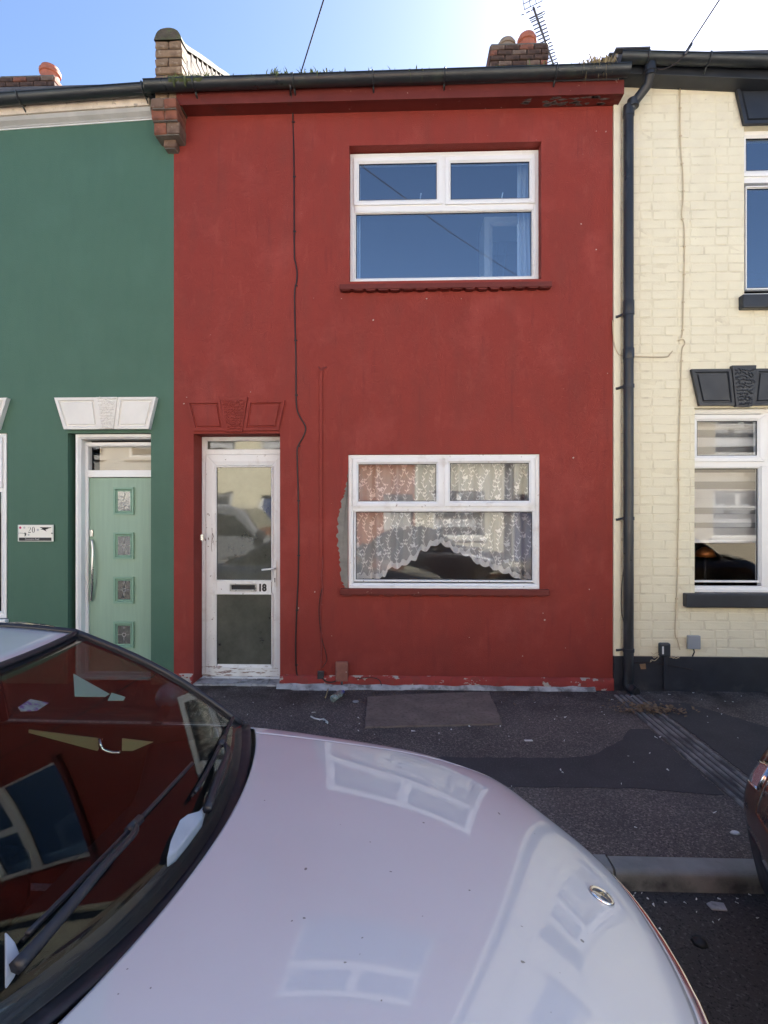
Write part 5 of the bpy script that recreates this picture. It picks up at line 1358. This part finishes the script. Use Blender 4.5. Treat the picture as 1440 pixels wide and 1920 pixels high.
def build_car(name, label, pmat, zs=1.0, badge=False, group=None, low_trim=False, full=True):
    t = thing(name, label, 'car', (0, 0, 0), group)
    arr = np.array([[[x, y * 1.09, z * (zs if z > .3 else 1 + (zs - 1) * max(0, (z - .2) * 10))] for x, y, z in zip(*r)] for r in ROWS])   # rows, 8, 3
    full_ = np.concatenate([arr[:, :0:-1] * np.array([1, -1, 1]), arr], axis=1)             # mirrored: cols -7..7
    cols = np.arange(-7, 8)
    col_f = [nspline(cols * 1.0, r) for r in full_]
    def S(s, c):
        i0 = int(np.clip(math.floor(s), 0, len(ROWS) - 1))
        return row_cache(c)(s)
    cache = {}
    def row_cache(c):
        c = round(c, 4)
        if c not in cache: cache[c] = nspline(np.arange(len(ROWS)) * 1.0, np.array([f(c) for f in col_f]))
        return cache[c]
    ss = sorted({round(i / 7, 4) for i in range(7 * (len(ROWS) - 1) + 1)} | {2.97, 3.01, 7.985, 1.55, 2.72, 2.10, 2.90, 8.42, 8.46, 10.80, 10.84})
    hc = 2.56
    half = sorted({round(i / 6, 4) for i in range(0, 43)} | {hc - .022, hc + .022, 3.20, 3.235, 6.55, 6.585, 1.9, 2.15, 4.6})
    cs_ = sorted({-c for c in half} | set(half))
    P = [[S(s, c) for c in cs_] for s in ss]
    parts = {}
    ax = (.02, -2.42)
    def region(s, c):
        a = abs(c)
        if 8.0 < s < 12.75 and a < 3.0: return None
        if a > 3.0 and a < 4.2 and 8.05 < s < 8.3 and False: return None
        p = S(s, c)
        if abs(p[1]) > .60 and p[2] < .75:
            for x in ax:
                if (p[0] - x) ** 2 + (p[2] - .32) ** 2 < .375 ** 2: return None
        if 3.01 < s < 8.0 and a < hc - .022: return 'bonnet'
        if (2.97 < s < 8.0 and hc - .022 < a < hc + .022) or (2.97 < s < 3.01 and a < hc): return None
        if 1.55 < s < 2.72 and a < 1.9: return 'grille'
        if 2.10 < s < 2.90 and 2.15 < a < 4.6: return 'headlight' + ('+' if c > 0 else '-')
        if 8.46 < s < 10.80 and 3.235 < a < 6.55: return 'door' + ('+' if c > 0 else '-')
        if 8.42 < s < 10.84 and 3.20 < a < 6.585: return None
        if low_trim and p[2] < .42: return 'bumper'
        if 14.6 < s < 15.6 and 2.6 < a < 5: return 'tail_light' + ('+' if c > 0 else '-')
        return 'body'
    for i in range(len(ss) - 1):
        for j in range(len(cs_) - 1):
            k = region((ss[i] + ss[i + 1]) / 2, (cs_[j] + cs_[j + 1]) / 2)
            if k: parts.setdefault(k, []).append((i, j))
    objs = {}
    mats = {'body': pmat, 'bonnet': pmat, 'grille': pmat if low_trim else M['trim'], 'headlight': M['lamp'], 'door': pmat, 'bumper': M['trim'], 'tail_light': mat('red_lens', (.35, .01, .012), .15, coat=1)}
    for k, cells in parts.items():
        nm = k.rstrip('+-'); idx = {}; mb = MB()
        for i, j in cells:
            f = []
            for a, b in ((i, j), (i + 1, j), (i + 1, j + 1), (i, j + 1)):
                if (a, b) not in idx: idx[a, b] = len(mb.v); mb.v.append(tuple(P[a][b]))
                f.append(idx[a, b])
            mb.f.append(tuple(f))
        objs[k] = mb.build(nm, mats[nm], t, smooth=True)
        m_ = objs[k].modifiers.new('thickness', 'SOLIDIFY'); m_.thickness = .006; m_.offset = 0.0
    # wheels and arches
    for x in ax:
        for s in (-1, 1):
            w = MB().lathe([(.20, -.10), (.285, -.105), (.315, -.08), (.318, 0), (.315, .08), (.285, .105), (.20, .10)], (x, s * .80, .318), 32, 'y', False).build('wheel', M['tyre'], t, smooth=True)
            MB().lathe([(.03, s * .075), (.06, s * .085), (.17, s * .07), (.205, s * .098), (.212, s * .09), (.19, s * .0)], (x, s * .80, .318), 24, 'y', False).build('rim', M['rim'], w, smooth=True)
            MB().tube([(x + .372 * math.cos(a), s * .922, .32 + .372 * math.sin(a)) for a in [math.pi * (-.09 + 1.18 * i / 20) for i in range(21)]], .026, 8).build('arch_lip', pmat, t, smooth=True)
            MB().lathe([(.37, -.16), (.372, .10)], (x, s * .765, .32), 24, 'y', False).build('wheel_arch', M['trim'], t, smooth=True)
    # greenhouse
    zk = lambda z: z * zs
    def B(v): return Vector((-.475 - .12 * v * v, .70 * v, zk(.90 + .06 * v * v)))
    def T(v): return Vector((-1.17 - .04 * v * v, .56 * v, zk(1.336 + .017 * v * v)))
    def Rr(v): return Vector((-2.05 - .02 * v * v, .57 * v, zk(1.34 - .01 * v * v)))
    def Q(v): return Vector((-2.76 + .06 * v * v, .64 * v, zk(.985 - .01 * v * v)))
    def wind(u, w): return tuple(B(u) * (1 - w) + T(u) * w + Vector((.5, 0, .86)) * (.034 * math.sin(math.pi * w)))
    us = [-1 + i / 14 for i in range(29)]; ws = [i / 12 for i in range(13)]
    ws_o = MB().grid(wind, us, ws).build('windscreen', M['screen'], t, smooth=True, solid=.005)
    # dark printed border round the glass
    fb = MB()
    fb.grid(lambda u, w: tuple(Vector(wind(u, w)) - Vector((0, 0, .004))), us, [0, .03, .06])
    fb.grid(lambda u, w: tuple(Vector(wind(u, w)) - Vector((0, 0, .004))), us, [.965, 1.0])
    for s in (-1, 1): fb.grid(lambda u, w: tuple(Vector(wind(u, w)) - Vector((0, 0, .004))), [s * .95, s * 1.0], ws)
    fb.build('glass_border', M['trim'], ws_o, smooth=True)
    def roof_(u, w): return tuple(T(u) * (1 - w) + Rr(u) * w + Vector((0, 0, .035 * math.sin(math.pi * w))))
    MB().grid(roof_, us, ws).build('roof', pmat, t, smooth=True, solid=.02)
    MB().tube([T(v) + Vector((.006, 0, .0)) for v in us], .011, 6).build('header_trim', M['trim'], t, smooth=True)
    MB().grid(lambda u, w: tuple(Rr(u) * (1 - w) + Q(u) * w + Vector((-.5, 0, .8)) * (.03 * math.sin(math.pi * w))), us, ws).build('rear_window', M['carglass'], t, smooth=True, solid=.005)
    for s in (-1, 1):
        belt = [B(s), Vector((-1.0, s * .725, zk(.955))), Vector((-1.6, s * .735, zk(.955))), Vector((-2.3, s * .72, zk(.965))), Q(s)]
        top = [B(s) * .98 + T(s) * .02, T(s), Vector(roof_(s, .5)), Rr(s), Rr(s) * .05 + Q(s) * .95]
        bk = nspline([0, .25, .5, .75, 1], [list(p) for p in belt]); tk2 = nspline([0, .25, .5, .75, 1], [list(p) for p in top])
        MB().grid(lambda u, w: tuple(bk(u) * (1 - w) + tk2(u) * w + np.array([0, s * .02 * math.sin(math.pi * w), 0])), [i / 20 for i in range(21)], [i / 6 for i in range(7)]).build('side_window', M['carglass'], t, smooth=True, solid=.004)
        ap = [Vector(wind(s, w)) for w in ws]
        # A pillar: painted outer skin with a black seal on the glass side
        mb = MB(); sec = []
        off = lambda p, dy, dz, dx=0.0: (p.x + dx, p.y + s * dy, p.z + dz)
        path = ap + [Vector(roof_(s, w)) for w in (.15, .3, .5, .7, .85, 1)]
        rail = MB().tube([Vector(off(p, -.004, .002)) for p in path], .0135, 8).build('pillar_seal', M['trim'], t, smooth=True)
        n = len(path); vs = []
        for p in path: vs += [off(p, .004, .008), off(p, .022, .004), off(p, .034, -.012), off(p, .030, -.03), off(p, .0, -.028)]
        mb.add(vs, [(i * 5 + k, i * 5 + 5 + k, i * 5 + 5 + (k + 1) % 5, i * 5 + (k + 1) % 5) for i in range(n - 1) for k in range(5)] + [(0, 1, 2, 3, 4), tuple(range(n * 5 - 5, n * 5))])
        mb.build('pillar', M['trim'] if full else pmat, t, smooth=True)
        MB().tube([Rr(s) * (1 - w) + Q(s) * w + Vector((-.5, 0, .8)) * (.03 * math.sin(math.pi * w)) for w in ws], .04, 8).build('pillar', pmat, t, smooth=True)
        MB().tube([(-1.62, s * .735, zk(.955)), (-1.60, s * .59, zk(1.335))], .024, 6).build('pillar', M['trim'], t, smooth=True)
        # belt moulding between glass and door skin
        MB().grid(lambda u, w: (S(8.0 + 4.75 * u, 3.0)[0] * w + bk(u)[0] * (1 - w), S(8.0 + 4.75 * u, s * 3.0)[1] * w + (bk(u)[1] - s * .015) * (1 - w), S(8.0 + 4.75 * u, 3.0)[2] * w + (bk(u)[2] - .004) * (1 - w)), [i / 24 for i in range(25)], [0, .5, 1]).build('belt_trim', M['trim'], t, smooth=True, solid=.006)
        # mirror
        mr_ = MB().lathe([(.0001, -.10), (.045, -.085), (.065, -.03), (.068, .03), (.055, .085), (.0001, .10)], (0, 0, 0), 14, 'y').build('wing_mirror', pmat, t, smooth=True, world=False)
        mr_.location = (-1.0, s * .95, zk(1.0)); mr_.scale = (.85, .9, .8)
        MB().tube([(-.97, s * .74, zk(.94)), (-.99, s * .87, zk(.955))], .022, 8).build('mirror_stalk', M['trim'], t, smooth=True)
        # door handle
        p = S(10.3, s * 4.6); MB().tube([(p[0] + .09, p[1] + s * .002, p[2]), (p[0] + .07, p[1] + s * .028, p[2]), (p[0] - .07, p[1] + s * .028, p[2]), (p[0] - .09, p[1] + s * .002, p[2])], .011, 8, smooth=3).build('handle', pmat, objs['door' + ('+' if s > 0 else '-')], smooth=True)
    # cowl panel between bonnet and glass
    MB().grid(lambda u, w: tuple((B(u) + Vector((-.015, 0, -.008))) * (1 - w) + (B(u) + Vector((.042 - .012 * abs(u), .02 * u, -.006))) * w), us, [0, .3, .6, 1]).build('cowl', M['trim'], t, smooth=True, solid=.01)
    # cabin
    MB().box(-2.75, -.50, -.66, .66, .24, .30).build('floor', M['cabin'], t)
    MB().extrude_x([(0, 0)], 0, 1) if False else None
    dm = MB().grid(lambda u, w: (-.50 - .09 * u * u - (.30 + .10 * u) * w, .665 * u * (1 + .04 * w), zk(.885 + .045 * u * u - .06 * w) - (.0 if w < .99 else .05)), us, [0, .2, .4, .6, .8, .95, 1])
    dm.box(-.86, -.62, -.64, .64, .55, zk(.82))
    dm.build('dashboard', M['cabin'], t, smooth=True)
    for s in (-1, 1):
        dc = MB().box(-2.4, -.72, s * .712 - .012, s * .712 + .012, .3, zk(.945)).build('door_card', M['cabin'], t, bevel=.006)
        for q4 in (((-1.48, .915), (-1.19, .845), (-1.17, .893), (-1.48, .927)), ((-1.09, .845), (-1.045, .845), (-.96, .882), (-1.09, .895))):
            MB().add([(x, s * .697, z) for x, z in q4], [(0, 1, 2, 3)]).build('trim_strip', M['cream_trim'], dc, solid=.006)
        MB().tube([(-1.175, s * .682, .896), (-1.165, s * .669, .885), (-1.155, s * .669, .862), (-1.12, s * .677, .846), (-1.09, s * .685, .843)], .008, 8, smooth=3).build('inner_handle', M['chrome'], dc, smooth=True)
        st = MB().box(-1.85, -1.35, s * .34 - .24, s * .34 + .24, .30, .55).build('seat', M['cabin'], t, bevel=.06, seg=3)
        MB().add([(-1.80, s * .34 - .23, .5), (-1.80, s * .34 + .23, .5), (-2.02, s * .34 + .20, 1.1), (-2.02, s * .34 - .20, 1.1), (-1.95, s * .34 - .23, .5), (-1.95, s * .34 + .23, .5), (-2.14, s * .34 + .20, 1.1), (-2.14, s * .34 - .20, 1.1)],
                 [(0, 1, 2, 3), (7, 6, 5, 4), (0, 4, 5, 1), (1, 5, 6, 2), (2, 6, 7, 3), (3, 7, 4, 0)]).build('seat_back', M['cabin'], st, bevel=.04, seg=3)
        MB().box(-2.14, -2.04, s * .34 - .12, s * .34 + .12, 1.10, 1.26).build('headrest', M['cabin'], st, bevel=.04, seg=3)
    MB().tube([(-1.17 + .06 * math.sin(a), -.34 + .17 * math.cos(a), .86 + .15 * math.sin(a)) for a in [2 * math.pi * i / 24 for i in range(25)]], .016, 8).build('steering_wheel', M['cabin'], t, smooth=True)
    # grille bars, plate, lower bumper
    for s_ in ((1.75, 2.05, 2.35, 2.6) if not low_trim else ()):
        MB().tube([Vector(S(s_, c)) + Vector((.006, 0, 0)) for c in np.linspace(-1.8, 1.8, 13)], .008, 6).build('grille_bar', M['chrome'], objs['grille'], smooth=True)
    p = S(1.05, 0)
    if not low_trim: MB().box(p[0] + .012, p[0] + .022, -.26, .26, p[2] - .055, p[2] + .055).build('number_plate', M['plate'], t, bevel=.004)
    for s in (1, -1):
        hl = objs['headlight' + ('+' if s > 0 else '-')]
        pts = [Vector(S(2.10 + .80 * f, s * c)) for f, c in [(0, 2.15), (0, 3), (0, 4), (0, 4.6), (.5, 4.6), (1, 4.6), (1, 4), (1, 3), (1, 2.15), (.5, 2.15), (0, 2.15)]]
        MB().tube([q + Vector((.003, s * .002, 0)) for q in pts], .006, 6).build('rim', M['chrome'], hl, smooth=True)
    if badge:
        sb = 4.02; c = Vector(S(sb, 0)); n_ = (Vector(S(sb, .1)) - Vector(S(sb, -.1))).cross(Vector(S(sb - .1, 0)) - Vector(S(sb + .1, 0))); n_.normalize()
        if n_.z < 0: n_.negate()
        rt = n_.to_track_quat('Z', 'X')
        bd_ = MB().lathe([(.031, 0), (.034, .004), (.030, .0075), (.026, .004), (.0001, .0035)], n=40).build('badge', M['chrome'], objs['bonnet'], smooth=True, world=False)
        bd_.data.materials[0] = M['chrome']
        bd_.location = c + n_ * .002; bd_.rotation_mode = 'QUATERNION'; bd_.rotation_quaternion = rt
        fw = (Vector(S(sb - .1, 0)) - c); fw.normalize(); inv = rt.inverted(); fl = inv @ fw; a0 = math.atan2(fl.y, fl.x)
        def flat(pts, z0, z1, nm, m_):
            k = len(pts); o = MB().slab(pts, z0, z1).build(nm, m_, objs['bonnet'], world=False); o.location = bd_.location; o.rotation_mode = 'QUATERNION'; o.rotation_quaternion = rt; return o
        flat([(.0255 * math.cos(2 * math.pi * i / 32), .0255 * math.sin(2 * math.pi * i / 32)) for i in range(32)], .0036, .0042, 'badge_field', mat('badge_dark_field', (.10, .105, .13), .35, metal=.5))
        pts = []
        for k in range(3):
            a = a0 + math.pi + 2 * math.pi * k / 3; pts += [(.0252 * math.cos(a), .0252 * math.sin(a)), (.0066 * math.cos(a + math.pi / 3), .0066 * math.sin(a + math.pi / 3))]
        flat(pts, .0042, .0066, 'badge_star', M['chrome'])
    t['_'] = 0; del t['_']
    return t, S, wind, objs

CARX, CARY, CARR = -.06, -3.80, 0.0
silver = paint('lilac_silver_paint', (.66, .675, .71), .14, .38)
carA, SA, windA, objA = build_car('silver_car', 'silver coupe with chrome star badge on its bonnet, parked before the red house', silver, badge=True)
carA.location = (CARX, CARY, ROADZ); carA.rotation_euler = (0, 0, CARR)
from mathutils.bvhtree import BVHTree
LEAN = Matrix.Translation((0, 0, .018)) @ Matrix.Rotation(R(-2.0), 4, 'X')
for c_ in list(carA.children):
    if not c_.name.startswith(('wheel', 'arch')): c_.matrix_parent_inverse = LEAN @ c_.matrix_parent_inverse
CARM = Matrix.Translation((CARX, CARY, ROADZ)) @ LEAN
CARB = Matrix.Translation((CARX, CARY, ROADZ))
us = [-1 + i / 20 for i in range(41)]; wsn = [i / 20 for i in range(21)]
gm = MB().grid(windA, us, wsn)
bv = BVHTree.FromPolygons([CARM @ Vector(p) for p in gm.v], gm.f)
def on_glass(px, py, lift=.0):
    d = ray(px, py).normalized(); h = bv.ray_cast(CAM, d)
    if h[0] is None:
        n = bv.find_nearest(CAM + d * ((.86 - CAM.z) / d.z)); h = n
    nn = h[1] if h[1].z > 0 else -h[1]
    return h[0] + nn * lift
def wiper(label_pts, arm_pts, joint):
    w = MB().tube([on_glass(a, b, l) for a, b, l in arm_pts], [.014, .007], 6, smooth=4).build('wiper', M['trim'], None, smooth=True)
    w.parent = carA; w.matrix_parent_inverse = CARB.inverted()
    def sub(mb, nm, m_):
        o = mb.build(nm, m_, None, smooth=True); o.parent = w
        o.matrix_parent_inverse = Matrix.Identity(4); return o
    sub(MB().tube([on_glass(a, b, .022) for a, b in label_pts], .0065, 6, smooth=4), 'wiper_frame', M['trim'])
    sub(MB().tube([on_glass(a, b, .006) for a, b in label_pts], .0045, 5, smooth=4), 'wiper_rubber', M['gasket'])
    c = on_glass(*joint, .026)
    b0 = on_glass(label_pts[1][0], label_pts[1][1], .026); d = (on_glass(label_pts[0][0], label_pts[0][1], .026) - on_glass(label_pts[-1][0], label_pts[-1][1], .026)).normalized()
    sub(MB().tube([c - d * .025, c + d * .025], .013, 6), 'wiper_joint', M['trim'])
    return w
wiper([(352, 1442), (240, 1562), (140, 1665), (38, 1768)], [(10, 1838, .03), (90, 1750, .04), (170, 1655, .05), (228, 1592, .045), (240, 1562, .03)], (240, 1562))
wiper([(430, 1354), (408, 1402), (384, 1450), (357, 1496)], [(376, 1534, .03), (392, 1480, .042), (412, 1428, .04), (408, 1402, .028)], (408, 1402))
mb = MB(); q = [on_glass(a, b, .016) for a, b in ((380, 1512), (366, 1528), (345, 1534), (330, 1545), (312, 1585), (305, 1617), (322, 1606), (345, 1578), (372, 1542))]
n = len(q); mb.add(q + [p - Vector((0, 0, .03)) for p in q], [tuple(range(n)), tuple(range(2 * n - 1, n - 1, -1))] + [(i, (i + 1) % n, n + (i + 1) % n, n + i) for i in range(n)])
o = mb.build('wiper_cover', M['silverplastic'], None, bevel=.004); o.parent = carA; o.matrix_parent_inverse = CARB.inverted()
mb = MB(); q = [on_glass(a, b, .014) for a, b in ((0, 1752), (20, 1775), (30, 1800), (18, 1825), (0, 1850))]
n = len(q); mb.add(q + [p - Vector((0, 0, .02)) for p in q], [tuple(range(n)), tuple(range(2 * n - 1, n - 1, -1))] + [(i, (i + 1) % n, n + (i + 1) % n, n + i) for i in range(n)])
o = mb.build('wiper_cover', M['silverplastic'], None, bevel=.004); o.parent = carA; o.matrix_parent_inverse = CARB.inverted()
def sticker(nm, label, pts, m):
    q = [on_glass(a, b, -.010) for a, b in pts]; n = len(q)
    mb = MB().add(q + [p - Vector((0, 0, .0015)) for p in q], [tuple(range(n)), tuple(range(2 * n - 1, n - 1, -1))] + [(i, (i + 1) % n, n + (i + 1) % n, n + i) for i in range(n)])
    tag(mb.build(nm, m, None, fix=True), label, 'paper')
sticker('parking_permit', 'folded pale green paper propped inside the silver car windscreen', [(140, 1258), (172, 1276), (208, 1296), (200, 1301), (143, 1300)], M['paper_g'])
sticker('parking_permit', 'small pale green card beside the folded paper inside the windscreen', [(212, 1294), (238, 1302), (234, 1308), (205, 1308)], M['paper_g'])
sticker('leaflet', 'purple and grey leaflet lying inside the silver car windscreen', [(37, 1320), (60, 1305), (94, 1312), (72, 1326), (42, 1327)], mat('printed_leaflet', (.40, .45, .48), .5, var=.4, vscale=30, layers=[dict(col=(.22, .10, .38), scale=22, lo=.5, hi=.55, amt=1)]))
# orange car at the right edge, facing the silver one
orange = paint('burnt_orange_paint', (.085, .028, .008), .15, .3)
carB, *_ = build_car('orange_car', 'burnt orange car with black lower bumper parked ahead of the silver car', orange, zs=1.14, low_trim=True, full=False)
carB.rotation_euler = (0, 0, math.pi); carB.location = (2.175, -3.50, ROADZ)

# ------------------------------------------------------------------ across the street (seen in the glass and paint)
opp = [
    ('cream_terrace', 'cream rendered terraced house directly across the road', (.78, .74, .60), 2.5, 4.2),
    ('orange_brick_house', 'orange brick terraced house across the road with white windows', (.50, .17, .07), -1.4, 3.6),
    ('pale_terrace', 'pale yellow rendered house across the road behind the grey van', (.78, .72, .52), -5.3, 4.2),
    ('white_terrace', 'white painted terraced house across the road to the right', (.80, .79, .74), 6.7, 4.2),
    ('buff_terrace', 'buff rendered terraced house far across the road to the right', (.66, .58, .44), 10.9, 4.2),
    ('end_terrace', 'pale grey rendered terraced house on the near side beyond the green house', (.55, .56, .56), GL - 2.12, 4.2),
    ('end_terrace', 'stone coloured terraced house on the near side beyond the cream house', (.60, .54, .43), CR + 2.12, 4.2),
    ('stone_terrace', 'grey rendered terraced house far across the road to the left', (.62, .61, .56), -9.5, 4.2),
]
for nm, lb, c, xc, _k in opp:
    t = thing(nm, lb, 'house'); wdt = _k
    m_ = mat(nm + '_wall', c, .8, var=.10, vscale=2, bump=.3, bscale=60, layers=[dict(col=tuple(v * .55 for v in c), scale=3, lo=.55, hi=.8, amt=.4, stretch=(1, 1, .3))])
    hs = [(-1.75, -.85, -.05, 2.25), (.0, 1.55, .95, 2.35), (-.1, 1.5, 3.45, 4.8), (-1.7, -.9, 3.45, 4.8)]
    wl = MB(); wall_holes(wl, -wdt / 2 + .001, wdt / 2 - .001, -.05, 5.6, 0, .25, hs); wl.build('wall', m_, t)
    shell(t, -wdt / 2, wdt / 2, 5.5, m_, M['dkroom'])
    roof(t, -wdt / 2 + .002, wdt / 2 - .002, 5.7, M['slate'])
    half_gutter(t, -wdt / 2, wdt / 2, -.24, 5.66, .06, M['gutter'])
    for (a, b, z0, z1) in hs[1:]:
        mid = z0 + (z1 - z0) * .62; cx_ = (a + b) / 2
        li = [(a + .10, cx_ - .08, mid + .08, z1 - .10, .05), (cx_ + .08, b - .10, mid + .08, z1 - .10, .05), (a + .07, b - .07, z0 + .07, mid - .04, 0)] if b - a > 1 else [(a + .10, b - .10, mid + .08, z1 - .10, .05), (a + .07, b - .07, z0 + .07, mid - .04, 0)]
        window(t, a, b, z0, z1, .08, li, M['glass'], M['white_paint'], bars=[(a + .04, b - .04, mid - .035, mid + .035)] + ([(cx_ - .035, cx_ + .035, mid + .036, z1 - .044)] if b - a > 1 else []))
        MB().box(a - .08, b + .08, -.07, .06, z0 - .10, z0 - .001).build('sill', M['white_stone'], t, bevel=.008)
        MB().box(a + .05, b - .05, .35, .36, z0 + .3, z1).build('blind', M['curtain'], t)
    a, b, z0, z1 = hs[0]
    MB().ring(a, b, .0, z1, .06, .14, .22).build('door_frame', M['white_paint'], t)
    d_ = MB().box(a + .061, b - .061, .16, .20, .02, z1 - .061).build('door', mat(nm + '_door', rnd.choice([(.05, .08, .2), (.25, .03, .03), (.75, .75, .73), (.03, .12, .08)]), .4), t, bevel=.004)
    MB().box(a + .2, b - .2, .150, .1595, 1.2, 1.9).build('pane', M['glass'], d_)
    if _k > 0 and nm.startswith('end_'): t.location = (xc, 0, 0)
    else: t.rotation_euler = (0, 0, math.pi); t.location = (xc, OFAC, 0)
# grey van and two cars along the far kerb
vm = paint('grey_van_paint', (.26, .27, .29), .3, .35)
van = thing('grey_van', 'grey panel van parked on the far side of the road', 'van')
side = [(-2.4, .35), (2.25, .35), (2.40, .55), (2.38, .85), (2.1, 1.05), (1.55, 1.2), (.95, 1.9), (.7, 1.97), (-2.3, 1.97), (-2.42, 1.8)]
MB().prism(side, -.95, .95).build('body', vm, van, bevel=.07, seg=3)
for s in (-1, 1):
    MB().prism([(.25, 1.25), (1.28, 1.25), (.85, 1.76), (.30, 1.76)], s * .952, s * .957).build('side_window', M['carglass'], van, bevel=.002)
    MB().box(-2.2, .15, s * .9515, s * .956, 1.12, 1.14).build('seam', M['trim'], van)
    MB().box(.17, .185, s * .9515, s * .956, .5, 1.85).build('seam', M['trim'], van)
    MB().box(-.1, .08, s * .952, s * .985, 1.06, 1.10).build('handle', M['trim'], van, bevel=.006)
    MB().box(1.35, 1.55, s * .96, s * 1.16, 1.15, 1.42).build('wing_mirror', M['trim'], van, bevel=.04)
    for x in (-1.5, 1.5):
        w = MB().lathe([(.2, -.11), (.30, -.11), (.33, -.08), (.33, .08), (.30, .11), (.2, .11)], (x, s * .84, .33), 24, 'y', False).build('wheel', M['tyre'], van, smooth=True)
        MB().lathe([(.02, s * .10), (.16, s * .08), (.205, s * .112), (.2, 0)], (x, s * .84, .33), 20, 'y').build('rim', M['rim'], w, smooth=True)
MB().add([(1.57, -.8, 1.22), (1.57, .8, 1.22), (.99, .72, 1.88), (.99, -.72, 1.88)], [(0, 1, 2, 3)]).build('windscreen', M['carglass'], van, solid=.01)
MB().box(2.36, 2.43, -.85, .85, .40, .60).build('bumper', M['trim'], van, bevel=.02)
for s in (-1, 1): MB().box(2.2, 2.39, s * .62 - .2, s * .62 + .2, .70, .88).build('headlight', M['lamp'], van, bevel=.04)
van.location = (-4.75, -7.75, ROADZ)
c2, *_ = build_car('black_car', 'dark blue car parked across the road in front of the cream rendered house', paint('dark_blue_paint', (.018, .022, .04), .2, .3), zs=1.05, full=False)
c2.location = (1.9, -7.75, ROADZ)
